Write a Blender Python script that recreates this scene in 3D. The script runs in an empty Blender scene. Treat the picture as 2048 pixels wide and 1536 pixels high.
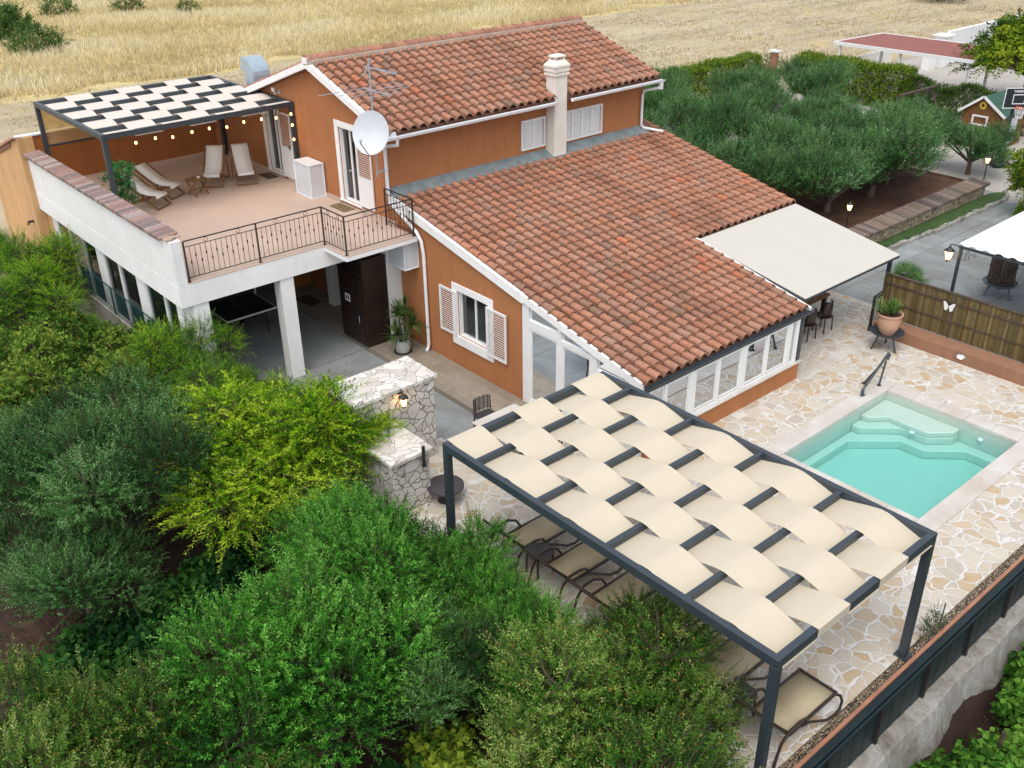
import bpy, bmesh, math, random
import numpy as np
from mathutils import Vector, Matrix
random.seed(7); R=math.radians
sc=bpy.context.scene
COL=sc.collection
# ---------------------------------------------------------------- materials
MATS={}
def nodes(name):
    m=bpy.data.materials.new(name); m.use_nodes=True; nt=m.node_tree; nt.nodes.clear()
    o=nt.nodes.new('ShaderNodeOutputMaterial'); MATS[name]=m
    return m,nt,o
def N(nt,t,**k):
    n=nt.nodes.new(t)
    for a,b in k.items():
        if a in n.inputs.keys(): n.inputs[a].default_value=b
        else: setattr(n,a,b)
    return n
def c4(c): return (c[0],c[1],c[2],1)
def pos(nt,scale=(1,1,1),obj=False):
    if obj: g=N(nt,'ShaderNodeTexCoord').outputs['Object']
    else: g=N(nt,'ShaderNodeNewGeometry').outputs['Position']
    mp=N(nt,'ShaderNodeMapping'); mp.inputs['Scale'].default_value=scale
    nt.links.new(g,mp.inputs['Vector']); return mp.outputs[0]
def noise(nt,v,s,d=4,rough=.6,dist=0):
    n=N(nt,'ShaderNodeTexNoise'); n.inputs['Scale'].default_value=s; n.inputs['Detail'].default_value=d
    n.inputs['Roughness'].default_value=rough; n.inputs['Distortion'].default_value=dist
    nt.links.new(v,n.inputs['Vector']); return n.outputs['Fac']
def ramp(nt,f,stops,interp='LINEAR'):
    r=N(nt,'ShaderNodeValToRGB'); cr=r.color_ramp; cr.interpolation=interp
    while len(cr.elements)<len(stops): cr.elements.new(.5)
    for e,(p,c) in zip(cr.elements,stops): e.position=p; e.color=c4(c)
    nt.links.new(f,r.inputs[0]); return r.outputs[0]
def mix(nt,f,a,b,mode='MIX'):
    n=N(nt,'ShaderNodeMix'); n.data_type='RGBA'; n.blend_type=mode
    for s,v in ((0,f),(6,a),(7,b)):
        if isinstance(v,(float,int)): n.inputs[s].default_value=v
        elif isinstance(v,tuple): n.inputs[s].default_value=c4(v)
        else: nt.links.new(v,n.inputs[s])
    return n.outputs[2]
def math_(nt,op,a,b=0.):
    n=N(nt,'ShaderNodeMath',operation=op)
    for i,v in enumerate((a,b)):
        if isinstance(v,(float,int)): n.inputs[i].default_value=v
        else: nt.links.new(v,n.inputs[i])
    return n.outputs[0]
def finish(nt,o,col,rough=.7,bump=None,bs=.3,metal=0,dist=.02,spec=.5):
    p=N(nt,'ShaderNodeBsdfPrincipled'); p.inputs['Roughness'].default_value=rough; p.inputs['Metallic'].default_value=metal
    p.inputs['Specular IOR Level'].default_value=spec
    if isinstance(col,tuple): p.inputs['Base Color'].default_value=c4(col)
    else: nt.links.new(col,p.inputs['Base Color'])
    if bump is not None:
        b=N(nt,'ShaderNodeBump'); b.inputs['Strength'].default_value=bs; b.inputs['Distance'].default_value=dist
        nt.links.new(bump,b.inputs['Height']); nt.links.new(b.outputs[0],p.inputs['Normal'])
    nt.links.new(p.outputs[0],o.inputs[0]); return p
def simple(name,c,rough=.6,var=.15,sc_=3,bs=.15,fine=40,metal=0,c2=None,spec=.5,obj=False):
    m,nt,o=nodes(name); v=pos(nt,obj=obj); f=noise(nt,v,sc_,5)
    d=c2 or tuple(x*(1-var*2) for x in c)
    col=ramp(nt,f,[(.3,d),(.7,c)]); h=noise(nt,v,fine,3)
    finish(nt,o,col,rough,h,bs,metal,.01,spec); return m
def stucco(name,c,streak=.12,rough=.88):
    m,nt,o=nodes(name); v=pos(nt); f=noise(nt,v,.9,6,.65); col=ramp(nt,f,[(.3,tuple(x*.90 for x in c)),(.7,tuple(min(.85,x*1.05) for x in c))])
    s=noise(nt,pos(nt,(5,5,.35)),1.,6,.7); col=mix(nt,1.,col,ramp(nt,s,[(.35,(1-streak,1-streak,1-streak*.9)),(.62,(1.02,1.02,1.02))]),'MULTIPLY')
    g=noise(nt,v,6,6,.75); col=mix(nt,1.,col,ramp(nt,g,[(.3,(.95,.94,.93)),(.6,(1.02,1.02,1.02))]),'MULTIPLY')
    finish(nt,o,col,rough,noise(nt,v,90,3),.25,0,.01,.3); return m
def attrmat(name,rough=.8,bs=.4,lich=None,trans=0,spec=.3):
    m,nt,o=nodes(name); a=N(nt,'ShaderNodeAttribute',attribute_name='Col'); v=pos(nt)
    f=noise(nt,v,14,5); col=mix(nt,1.0,a.outputs['Color'],ramp(nt,f,[(.25,(.72,.72,.72)),(.75,(1.15,1.12,1.1))]),'MULTIPLY')
    if lich: col=mix(nt,ramp(nt,noise(nt,v,1.3,6,.75),[(.55,(0,0,0)),(.75,(.7,.7,.7))]),col,lich)
    if lich:
        col=mix(nt,1.,col,ramp(nt,noise(nt,pos(nt,(1.6,.30,1)),1.1,7,.7,.4),[(.32,(.66,.64,.62)),(.5,(.96,.95,.94)),(.7,(1.10,1.08,1.06))]),'MULTIPLY')
        col=mix(nt,ramp(nt,noise(nt,v,5,7,.8),[(.63,(0,0,0)),(.72,(.8,.8,.8))]),col,(.10,.085,.06))
    p=finish(nt,o,col,rough,noise(nt,v,60,3) if bs else None,bs,0,.01,spec)
    if trans:
        t=N(nt,'ShaderNodeBsdfTranslucent'); nt.links.new(col,t.inputs[0]); ms=N(nt,'ShaderNodeMixShader'); ms.inputs[0].default_value=trans
        nt.links.new(p.outputs[0],ms.inputs[1]); nt.links.new(t.outputs[0],ms.inputs[2]); nt.links.new(ms.outputs[0],o.inputs[0])
    return m
def emit(name,c,s):
    m,nt,o=nodes(name); e=N(nt,'ShaderNodeEmission'); e.inputs[0].default_value=c4(c); e.inputs[1].default_value=s; nt.links.new(e.outputs[0],o.inputs[0])
def stones(name,scale,stops,joint,jw,z=False,bs=.6,squash=(1,1,1),rough=.8,dist=.25):
    m,nt,o=nodes(name); v=pos(nt,squash)
    wn=N(nt,'ShaderNodeTexNoise'); wn.inputs['Scale'].default_value=1.6; nt.links.new(v,wn.inputs['Vector'])
    va=N(nt,'ShaderNodeVectorMath',operation='MULTIPLY_ADD'); va.inputs[1].default_value=(dist,)*3
    nt.links.new(wn.outputs['Color'],va.inputs[0]); nt.links.new(v,va.inputs[2]); v2=va.outputs[0]
    ve=N(nt,'ShaderNodeTexVoronoi',feature='DISTANCE_TO_EDGE'); ve.inputs['Scale'].default_value=scale; nt.links.new(v2,ve.inputs['Vector'])
    vc=N(nt,'ShaderNodeTexVoronoi',feature='F1'); vc.inputs['Scale'].default_value=scale; nt.links.new(v2,vc.inputs['Vector'])
    sp=N(nt,'ShaderNodeSeparateColor'); nt.links.new(vc.outputs['Color'],sp.inputs[0])
    # streaks within each stone
    f=math_(nt,'ADD',math_(nt,'MULTIPLY',sp.outputs[0],.75),math_(nt,'MULTIPLY',noise(nt,v,7,5,.65,1.5),.5))
    col=ramp(nt,math_(nt,'SUBTRACT',f,.1),stops)
    jn=math_(nt,'ADD',ve.outputs['Distance'],math_(nt,'MULTIPLY',math_(nt,'SUBTRACT',noise(nt,v,18,4),.5),jw*1.1))
    jm=ramp(nt,jn,[(jw*.55,(0,0,0)),(jw*1.25,(1,1,1))])
    jc=mix(nt,noise(nt,v,9,4),joint,tuple(x*.78 for x in joint))
    col=mix(nt,jm,jc,col)
    h=math_(nt,'ADD',jm,math_(nt,'MULTIPLY',noise(nt,v,25,4),.35))
    finish(nt,o,col,rough,h,bs,0,.02); return m
simple('white_paint',(.80,.80,.79),.4,.03,2,.05,60)
simple('white_metal',(.78,.80,.82),.35,.05,2,.03,60)
simple('chimney_render',(.78,.74,.66),.8,.08,2,.2,70)
simple('slate_metal',(.038,.052,.064),.42,.1,3,.04,120,spec=.6)
simple('slate_light',(.10,.13,.155),.4,.1,3,.04,120,spec=.6)
simple('iron',(.025,.022,.022),.5,.15,6,.1,120)
simple('bronze_plastic',(.035,.024,.019),.38,.1,4,.03,100)
simple('grey_plastic',(.055,.05,.055),.5,.12,4,.1,150)
simple('galvanised',(.42,.52,.60),.4,.08,3,.03,80,metal=.35)
simple('lead',(.22,.27,.28),.6,.2,4,.3,40)
simple('terrace_floor',(.535,.405,.325),.75,.07,.7,.12,60)
simple('fascia_wood',(.5,.45,.38),.7,.1,3,.2,40)
simple('teak',(.26,.125,.045),.55,.2,9,.2,60,obj=True)
simple('dark_wood',(.028,.014,.010),.4,.25,5,.15,50)
simple('old_wood',(.10,.07,.05),.8,.3,8,.6,40)
simple('canvas',(.82,.80,.76),.8,.03,3,.15,200)
simple('tan_mesh',(.46,.385,.25),.65,.12,2.2,.2,220)
simple('green_paint',(.006,.020,.024),.5,.2,3,.1,60)
simple('green_wire',(.015,.07,.075),.5,.1,3,0,60)
simple('copper_cap',(.40,.19,.115),.6,.15,4,.2,50)
simple('red_soil',(.10,.045,.022),.95,.3,2.2,1,18)
simple('tt_green',(.006,.026,.018),.35,.1,2,.02,50)
simple('bark',(.16,.125,.095),.9,.3,9,1,25)
simple('terracotta_pot',(.52,.27,.17),.75,.1,5,.3,50,c2=(.50,.33,.24),obj=True)
simple('enamel',(.50,.51,.50),.4,.1,5,.1,60,obj=True)
simple('pool_shell',(.57,.60,.52),.5,.03,2,.05,40)
simple('coping',(.62,.61,.585),.7,.12,1.1,.25,40,c2=(.47,.41,.345))
simple('coir',(.11,.075,.045),.95,.2,6,.8,200)
simple('coir_light',(.26,.185,.09),.95,.3,14,.8,200)
simple('cabinet_grey',(.62,.66,.70),.5,.06,2,.06,60)
simple('red_shingle',(.30,.105,.085),.8,.15,3,.4,20)
simple('play_green',(.035,.10,.068),.8,.15,3,.3,30)
simple('play_brown',(.20,.085,.022),.7,.2,5,.3,30)
simple('black_board',(.012,.018,.028),.4,.1,2,0,30)
simple('yellow',(.75,.50,.06),.6,.1,5,.1,30)
simple('orange_red',(.65,.10,.04),.6,.1,5,.1,30)
simple('rubber',(.012,.012,.012),.7,.1,5,.1,30)
simple('curtain',(.52,.50,.45),.9,.1,5,.3,6)
simple('dark_room',(.03,.028,.025),.9,.1,2,0,5)
simple('white_corrugated',(.86,.88,.90),.4,.03,2,.03,40)
simple('driveway_light',(.46,.43,.39),.9,.12,.6,.4,60)
stucco('stucco_low',(.31,.165,.10),0.16)
stucco('stucco_terracotta',(.42,.172,.069),0.1)
stucco('stucco_dark',(.42,.155,.050),0.1)
stucco('stucco_tan',(.66,.40,.195),0.2)
stucco('stucco_white',(.85,.845,.82),0.025)
emit('bulb_glow',(1,.50,.14),7); emit('lantern_glow',(1,.55,.18),6); emit('bulkhead_glow',(1,.75,.45),3)
attrmat('roof_tile',.8,.35,lich=(.30,.24,.19)); attrmat('coping_tile',.75,.35)
attrmat('leaf',.65,0,trans=.34,spec=.12); attrmat('dry_grass',.9,0,trans=.4,spec=.1); attrmat('planks',.8,.4)
stones('flagstone',3.5,[(0,(.37,.25,.135)),(.18,(.48,.36,.22)),(.36,(.44,.40,.34)),(.55,(.55,.50,.42)),(.8,(.50,.44,.35)),(1,(.52,.36,.20))],(.69,.68,.655),.058,squash=(1,1,1),dist=.45)
stones('rubble',5.2,[(0,(.46,.43,.39)),(.5,(.60,.57,.53)),(1,(.66,.64,.61))],(.20,.18,.15),.034,bs=1,dist=.4)
stones('rubble_cap',3.3,[(0,(.40,.36,.30)),(.3,(.58,.54,.48)),(.6,(.66,.63,.58)),(1,(.72,.70,.66))],(.46,.42,.37),.016,bs=1.,dist=1.1)
stones('drystone',5.5,[(0,(.30,.23,.15)),(.5,(.45,.37,.26)),(1,(.52,.45,.34))],(.12,.08,.05),.05,bs=1)
stones('gravel',26,[(0,(.09,.065,.045)),(.5,(.30,.22,.14)),(1,(.50,.42,.32))],(.02,.015,.01),.10,bs=1,dist=.02)
def concrete():
    m,nt,o=nodes('concrete'); v=pos(nt)
    f=noise(nt,v,.55,8,.68,.8); c=ramp(nt,f,[(.3,(.18,.18,.17)),(.5,(.25,.27,.27)),(.7,(.32,.355,.365))])
    f2=noise(nt,pos(nt,(.3,1,1)),1.3,6,.7,1); c=mix(nt,ramp(nt,f2,[(.55,(0,0,0)),(.8,(.5,.5,.5))]),c,(.17,.14,.10))
    br=N(nt,'ShaderNodeTexBrick'); br.offset=0; br.inputs['Scale'].default_value=1; br.inputs['Brick Width'].default_value=4.1; br.inputs['Row Height'].default_value=3.3
    br.inputs['Mortar Size'].default_value=.012; br.inputs['Color1'].default_value=(1,1,1,1); br.inputs['Color2'].default_value=(.93,.93,.93,1); br.inputs['Mortar'].default_value=(.45,.43,.40,1)
    nt.links.new(v,br.inputs['Vector']); c=mix(nt,1.,c,br.outputs[0],'MULTIPLY')
    vo=N(nt,'ShaderNodeTexVoronoi',feature='DISTANCE_TO_EDGE'); vo.inputs['Scale'].default_value=.38
    wn=N(nt,'ShaderNodeTexNoise'); wn.inputs['Scale'].default_value=1.2; wn.inputs['Detail'].default_value=6; nt.links.new(v,wn.inputs['Vector'])
    va=N(nt,'ShaderNodeVectorMath',operation='MULTIPLY_ADD'); va.inputs[1].default_value=(1.3,)*3; nt.links.new(wn.outputs['Color'],va.inputs[0]); nt.links.new(v,va.inputs[2]); nt.links.new(va.outputs[0],vo.inputs['Vector'])
    c=mix(nt,ramp(nt,vo.outputs['Distance'],[(0,(.5,.5,.5)),(.006,(0,0,0))]),c,(.07,.065,.06))
    finish(nt,o,c,.8,noise(nt,v,45,4),.35,0,.01)
concrete()
def weathered():
    m,nt,o=nodes('old_concrete'); v=pos(nt); f=noise(nt,pos(nt,(1,1,.6)),1.6,8,.7,1.2)
    c=ramp(nt,f,[(.3,(.13,.115,.085)),(.48,(.30,.285,.25)),(.7,(.44,.44,.42))])
    finish(nt,o,c,.9,noise(nt,v,5,8,.7),1,0,.08)
weathered()
def tilefloor():
    m,nt,o=nodes('tile_path'); g=pos(nt)
    mp=N(nt,'ShaderNodeMapping'); mp.inputs['Rotation'].default_value=(0,0,R(90)); nt.links.new(g,mp.inputs['Vector'])
    br=N(nt,'ShaderNodeTexBrick'); br.inputs['Scale'].default_value=1; br.inputs['Brick Width'].default_value=.62; br.inputs['Row Height'].default_value=.31
    br.inputs['Mortar Size'].default_value=.006; br.inputs['Color1'].default_value=(.30,.26,.205,1); br.inputs['Color2'].default_value=(.24,.21,.17,1); br.inputs['Mortar'].default_value=(.36,.30,.23,1)
    nt.links.new(mp.outputs[0],br.inputs['Vector'])
    c=mix(nt,1.,br.outputs[0],ramp(nt,noise(nt,pos(nt,(1,1,1)),5,6,.7),[(.3,(.8,.8,.8)),(.7,(1.1,1.1,1.1))]),'MULTIPLY')
    finish(nt,o,c,.55,br.outputs['Fac'],-.2,0,.005)
tilefloor()
def groundmat():
    m,nt,o=nodes('ground'); v=pos(nt); s=N(nt,'ShaderNodeSeparateXYZ'); nt.links.new(v,s.inputs[0])
    st=noise(nt,pos(nt,(.10,.9,1)),1.0,8,.7,.6); st2=noise(nt,pos(nt,(.05,.35,1)),1.0,5,.6,.3)
    dry=ramp(nt,math_(nt,'ADD',math_(nt,'MULTIPLY',st,.6),math_(nt,'MULTIPLY',st2,.4)),[(.34,(.30,.235,.15)),(.45,(.43,.36,.24)),(.55,(.52,.44,.30)),(.68,(.60,.52,.39))])
    yel=ramp(nt,noise(nt,v,.35,6,.7,.5),[(.5,(0,0,0)),(.68,(.75,.75,.75))]); dry=mix(nt,yel,dry,(.55,.43,.19))
    grn=ramp(nt,noise(nt,pos(nt,(.5,1,1)),.22,7,.75,.4),[(.60,(0,0,0)),(.72,(.6,.6,.6))]); dry=mix(nt,grn,dry,(.33,.35,.13))
    dry=mix(nt,ramp(nt,noise(nt,v,6,6,.75),[(.3,(.35,.35,.35)),(.55,(0,0,0))]),dry,(.16,.12,.08))
    soil=ramp(nt,noise(nt,v,1.8,8,.7),[(.3,(.018,.009,.006)),(.55,(.045,.020,.012)),(.75,(.10,.055,.035))])
    y=math_(nt,'ADD',s.outputs[1],math_(nt,'MULTIPLY',noise(nt,v,.8,4),2.)); x=s.outputs[0]
    fy=math_(nt,'MULTIPLY',math_(nt,'SUBTRACT',y,9.5),.6); 
    gy=math_(nt,'MULTIPLY',math_(nt,'SUBTRACT',y,38.5),1.2); c2_=N(nt,'ShaderNodeClamp'); nt.links.new(gy,c2_.inputs[0]); dry=mix(nt,c2_.outputs[0],dry,ramp(nt,noise(nt,pos(nt,(.3,1,1)),.5,6,.7,.5),[(.35,(.36,.31,.14)),(.55,(.62,.51,.25)),(.7,(.75,.65,.38))]))
    cl=N(nt,'ShaderNodeClamp'); nt.links.new(fy,cl.inputs[0])
    c=mix(nt,cl.outputs[0],soil,dry)
    finish(nt,o,c,.95,noise(nt,v,7,8,.75),.9,0,.08)
groundmat()
def grassmat():
    m,nt,o=nodes('lawn'); v=pos(nt); c=ramp(nt,noise(nt,v,3,6,.7),[(.3,(.022,.055,.012)),(.6,(.05,.11,.02)),(.8,(.11,.13,.035))])
    finish(nt,o,c,.9,noise(nt,v,60,4),1,0,.03)
grassmat()
def glass(name,tint,refl=.12,rough=.0):
    m,nt,o=nodes(name); t=N(nt,'ShaderNodeBsdfTransparent'); t.inputs[0].default_value=c4(tint)
    g=N(nt,'ShaderNodeBsdfGlossy'); g.inputs['Roughness'].default_value=rough; g.inputs[0].default_value=(.9,.95,1,1)
    lw=N(nt,'ShaderNodeFresnel'); lw.inputs[0].default_value=1.5
    f=math_(nt,'ADD',lw.outputs[0],refl); ms=N(nt,'ShaderNodeMixShader'); nt.links.new(f,ms.inputs[0]); nt.links.new(t.outputs[0],ms.inputs[1]); nt.links.new(g.outputs[0],ms.inputs[2]); nt.links.new(ms.outputs[0],o.inputs[0])
glass('glass',(.55,.6,.6),.10); glass('dark_glass',(.25,.3,.28),.08)
glass('sun_glass',(.36,.43,.43),.52)
def water():
    m,nt,o=nodes('pool_water'); t=N(nt,'ShaderNodeBsdfTransparent')
    g=N(nt,'ShaderNodeBsdfGlossy'); g.inputs['Roughness'].default_value=.02
    fr=N(nt,'ShaderNodeFresnel'); fr.inputs[0].default_value=1.33
    b=N(nt,'ShaderNodeBump'); b.inputs['Strength'].default_value=.12; b.inputs['Distance'].default_value=.02; nt.links.new(noise(nt,pos(nt),3,4),b.inputs['Height'])
    nt.links.new(b.outputs[0],g.inputs['Normal']); nt.links.new(b.outputs[0],fr.inputs['Normal'])
    gg=N(nt,'ShaderNodeNewGeometry'); ff=math_(nt,'MULTIPLY',fr.outputs[0],math_(nt,'SUBTRACT',1.,gg.outputs['Backfacing']))
    ms=N(nt,'ShaderNodeMixShader'); nt.links.new(ff,ms.inputs[0]); nt.links.new(t.outputs[0],ms.inputs[1]); nt.links.new(g.outputs[0],ms.inputs[2]); nt.links.new(ms.outputs[0],o.inputs[0])
    a=N(nt,'ShaderNodeVolumeAbsorption'); a.inputs[0].default_value=(.05,.90,.91,1); a.inputs[1].default_value=.54; nt.links.new(a.outputs[0],o.inputs[1])
water()
def fabric():
    m,nt,o=nodes('shade_fabric'); v=pos(nt); c=ramp(nt,noise(nt,v,1.6,4),[(.3,(.735,.665,.525)),(.7,(.76,.69,.55))])
    p=finish(nt,o,c,.8,noise(nt,v,160,2),.08,0,.005,.2); t=N(nt,'ShaderNodeBsdfTranslucent'); nt.links.new(c,t.inputs[0])
    ms=N(nt,'ShaderNodeMixShader'); ms.inputs[0].default_value=.3; nt.links.new(p.outputs[0],ms.inputs[1]); nt.links.new(t.outputs[0],ms.inputs[2]); nt.links.new(ms.outputs[0],o.inputs[0])
fabric()
simple('canopy_fabric',(.53,.51,.45),.8,.015,1.2,.1,180)
def fabric2():
    m,nt,o=nodes('white_fabric'); p=finish(nt,o,(.80,.76,.70),.8); t=N(nt,'ShaderNodeBsdfTranslucent'); t.inputs[0].default_value=(.85,.7,.45,1)
    ms=N(nt,'ShaderNodeMixShader'); ms.inputs[0].default_value=.3; nt.links.new(p.outputs[0],ms.inputs[1]); nt.links.new(t.outputs[0],ms.inputs[2]); nt.links.new(ms.outputs[0],o.inputs[0])
fabric2()
def amber():
    m,nt,o=nodes('amber_mesh'); p=finish(nt,o,(.62,.45,.22),.8); t=N(nt,'ShaderNodeBsdfTransparent'); t.inputs[0].default_value=(.95,.72,.38,1)
    ms=N(nt,'ShaderNodeMixShader'); ms.inputs[0].default_value=.5; nt.links.new(p.outputs[0],ms.inputs[1]); nt.links.new(t.outputs[0],ms.inputs[2]); nt.links.new(ms.outputs[0],o.inputs[0])
amber()
# ---------------------------------------------------------------- mesh builder
class MB:
    def __init__(s): s.v=[]; s.f=[]; s.c=[]; s.col=None
    def add(s,vs,fs):
        b=len(s.v); s.v+=[tuple(p) for p in vs]
        for f in fs: s.f.append(tuple(b+i for i in f)); s.c.append(s.col or (1,1,1))
        return s
    def box(s,x0,x1,y0,y1,z0,z1):
        return s.hexa([(x0,y0,z0),(x1,y0,z0),(x1,y1,z0),(x0,y1,z0),(x0,y0,z1),(x1,y0,z1),(x1,y1,z1),(x0,y1,z1)])
    def hexa(s,p): return s.add(p,[(0,3,2,1),(4,5,6,7),(0,1,5,4),(1,2,6,5),(2,3,7,6),(3,0,4,7)])
    def obox(s,M,sx,sy,sz):
        return s.hexa([M@Vector((a*sx/2,b*sy/2,c*sz/2)) for c in(-1,1) for a,b in((-1,-1),(1,-1),(1,1),(-1,1))])
    def bar(s,p,q,w=.05,h=None,up=(0,0,1)):
        p=Vector(p);q=Vector(q);d=(q-p); L=d.length; d=d/L; h=h or w; u=Vector(up)
        if abs(d.dot(u))>.97: u=Vector((0,1,0)) if abs(d.y)<.9 else Vector((1,0,0))
        sd=d.cross(u).normalized(); u=sd.cross(d)
        return s.hexa([p+sd*a*w/2+u*b*h/2+(d*L if e else d*0) for e,a,b in ((0,-1,-1),(0,1,-1),(1,1,-1),(1,-1,-1),(0,-1,1),(0,1,1),(1,1,1),(1,-1,1))])
    def tube(s,pts,r,n=8,closed=False,cap=True):
        pts=[Vector(p) for p in pts]; rs=r if isinstance(r,(list,tuple)) else [r]*len(pts); b=len(s.v); K=len(pts); up=None
        for i,p in enumerate(pts):
            if closed: d=pts[(i+1)%K]-pts[i-1]
            else: d=pts[min(i+1,K-1)]-pts[max(i-1,0)]
            d.normalize()
            if up is None: up=Vector((0,0,1)) if abs(d.z)<.9 else Vector((1,0,0))
            sd=d.cross(up).normalized(); up=sd.cross(d).normalized()
            for j in range(n):
                a=2*math.pi*j/n; s.v.append(tuple(p+(sd*math.cos(a)+up*math.sin(a))*rs[i]))
        for i in range(K if closed else K-1):
            i2=(i+1)%K
            for j in range(n):
                j2=(j+1)%n; s.f.append((b+i*n+j,b+i*n+j2,b+i2*n+j2,b+i2*n+j)); s.c.append(s.col or (1,1,1))
        if cap and not closed:
            s.f.append(tuple(b+j for j in range(n))[::-1]); s.f.append(tuple(b+(K-1)*n+j for j in range(n))); s.c+=[s.col or (1,1,1)]*2
        return s
    def lathe(s,prof,c=(0,0,0),n=24,cap=True):
        b=len(s.v); K=len(prof)
        for r,z in prof:
            for j in range(n): a=2*math.pi*j/n; s.v.append((c[0]+r*math.cos(a),c[1]+r*math.sin(a),c[2]+z))
        for i in range(K-1):
            for j in range(n): j2=(j+1)%n; s.f.append((b+i*n+j,b+i*n+j2,b+(i+1)*n+j2,b+(i+1)*n+j)); s.c.append(s.col or (1,1,1))
        if cap:
            s.f.append(tuple(b+j for j in range(n))[::-1]); s.f.append(tuple(b+(K-1)*n+j for j in range(n))); s.c+=[s.col or (1,1,1)]*2
        return s
    def prism(s,poly,h,M=Matrix()):  # poly 2d in local xy, extruded along z
        n=len(poly); vs=[M@Vector((x,y,0)) for x,y in poly]+[M@Vector((x,y,h)) for x,y in poly]
        return s.add(vs,[tuple(range(n))[::-1],tuple(range(n,2*n))]+[(i,(i+1)%n,n+(i+1)%n,n+i) for i in range(n)])
    def build(s,name,mat,parent=None,bevel=0,smooth=False,thick=0):
        me=bpy.data.meshes.new(name); me.from_pydata(s.v,[],s.f)
        me.materials.append(MATS[mat])
        if s.col is not None:
            at=me.color_attributes.new('Col','FLOAT_COLOR','CORNER'); arr=[]
            for p,c in zip(me.polygons,s.c): arr+= [c[0],c[1],c[2],1.0]*p.loop_total
            at.data.foreach_set('color',arr)
        if smooth: me.polygons.foreach_set('use_smooth',[True]*len(me.polygons))
        me.update()
        o=bpy.data.objects.new(name,me); COL.objects.link(o)
        if parent: o.parent=parent
        if thick: md=o.modifiers.new('t','SOLIDIFY'); md.thickness=thick
        if bevel:
            md=o.modifiers.new('b','BEVEL'); md.width=bevel; md.segments=1; md.limit_method='ANGLE'; md.angle_limit=R(40)
        if smooth:
            try: me.set_sharp_from_angle(angle=R(40))
            except Exception: pass
        return o
def tag(o,label=None,cat=None,group=None,kind=None):
    if label: o['label']=label
    if cat: o['category']=cat
    if group: o['group']=group
    if kind: o['kind']=kind
    return o
def thing(name,label,cat,loc=(0,0,0),rz=0,group=None):
    o=bpy.data.objects.new(name,None); o.empty_display_size=.2; COL.objects.link(o); o.location=loc; o.rotation_euler=(0,0,rz)
    return tag(o,label,cat,group)
def dup(r,loc,rz,label,scale=None):
    def rec(o,par):
        c=o.copy(); COL.objects.link(c)
        if par: c.parent=par
        for ch in o.children: rec(ch,c)
        return c
    kids=list(r.children); c=r.copy(); COL.objects.link(c); c.location=loc; c.rotation_euler=(0,0,rz)
    for k in kids: rec(k,c)
    c['label']=label
    if scale: c.scale=scale
    return c
def T(loc,rz=0,rx=0,ry=0): return Matrix.Translation(loc)@Matrix.Rotation(rz,4,'Z')@Matrix.Rotation(ry,4,'Y')@Matrix.Rotation(rx,4,'X')
# ---------------------------------------------------------------- ground
def smooth(a,b,x): t=min(1,max(0,(x-a)/(b-a))); return t*t*(3-2*t)
def ground_h(x,y):
    h=-.33+.05*math.sin(x*.7+y*.3)*math.sin(y*.45)
    yard=smooth(-5.75,-5.35,x)*smooth(-15.95,-15.55,y)*(1-smooth(10.2,10.9,y))*(1-smooth(46,47,x))
    west=(1-smooth(-5.6,-5.0,x))*(1-smooth(2,9,y)); h-=.45*west+.25*west*(1-smooth(-10,-3,y))
    s=(1-smooth(-16.3,-15.8,y)); h=h*(1-s)+s*(-1.85 if x>-5 else -1.2-.65*smooth(-9,-5,x))
    h=h*(1-yard)+yard*-2.6
    if y>90: h+=(y-90)*.05
    return h
def axis_(a,b,step,far):
    l=list(np.arange(a,b,step)); 
    return [-600,-300,-120,-60]+[v for v in l]+[b,b+15,b+40,b+120,b+400,far]
xs=axis_(-30,90,.6,1500); ys=axis_(-26,110,.6,1500)
g=MB(); nx=len(xs)
g.v=[(x,y,ground_h(x,y)) for y in ys for x in xs]
g.f=[(j*nx+i,j*nx+i+1,(j+1)*nx+i+1,(j+1)*nx+i) for j in range(len(ys)-1) for i in range(nx-1)]; g.c=[(1,1,1)]*len(g.f)
tag(g.build('ground','ground',smooth=True),kind='structure')
def slab(name,mat,rects,z,d=1.5,bev=0):
    m=MB()
    for x0,x1,y0,y1 in rects: m.box(x0,x1,y0,y1,z-d,z)
    return tag(m.build(name,mat,bevel=bev),kind='structure')
slab('driveway','concrete',[(10.75,46,-25,10.5),(9.62,10.75,-25,-8.9)],-.01,.5)
slab('paving','driveway_light',[(22.4,46,-25,-5.9),(23.2,46,-5.9,10.4),(10.8,23.2,4.6,10.4)],.0,.3)
slab('yard_floor','concrete',[(-5.6,-1.15,-5.25,9.3),(-2.6,-1.15,-5.9,-5.25)],-.27,1.5)
slab('tile_path','tile_path',[(-1.15,.0,-6.2,9.3)],-.13,1.4,.008)
PX0,PX1,PY0,PY1=2.37,6.56,-13.78,-10.65; cw=.38
ox0,ox1,oy0,oy1=PX0-cw,PX1+cw,PY0-cw,PY1+cw
slab('patio','flagstone',[(-5.1,ox0,-15.42,-6.2),(-5.1,-1.15,-6.2,-5.9),(-5.1,-2.6,-5.9,-5.25),(ox1,9.1,-15.42,-8.9),(ox0,ox1,oy1,-8.9),(ox0,ox1,-15.42,oy0),(ox0,5.46,-8.9,-5.2),(5.46,10.75,-8.9,-5.0)],0,1.9)
slab('patio_step','coping',[(5.47,9.1,-9.04,-8.74)],.012,.1,.01)
slab('gravel_strip','gravel',[(-5.1,9.1,-15.62,-15.42)],-.02,1.5)
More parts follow.
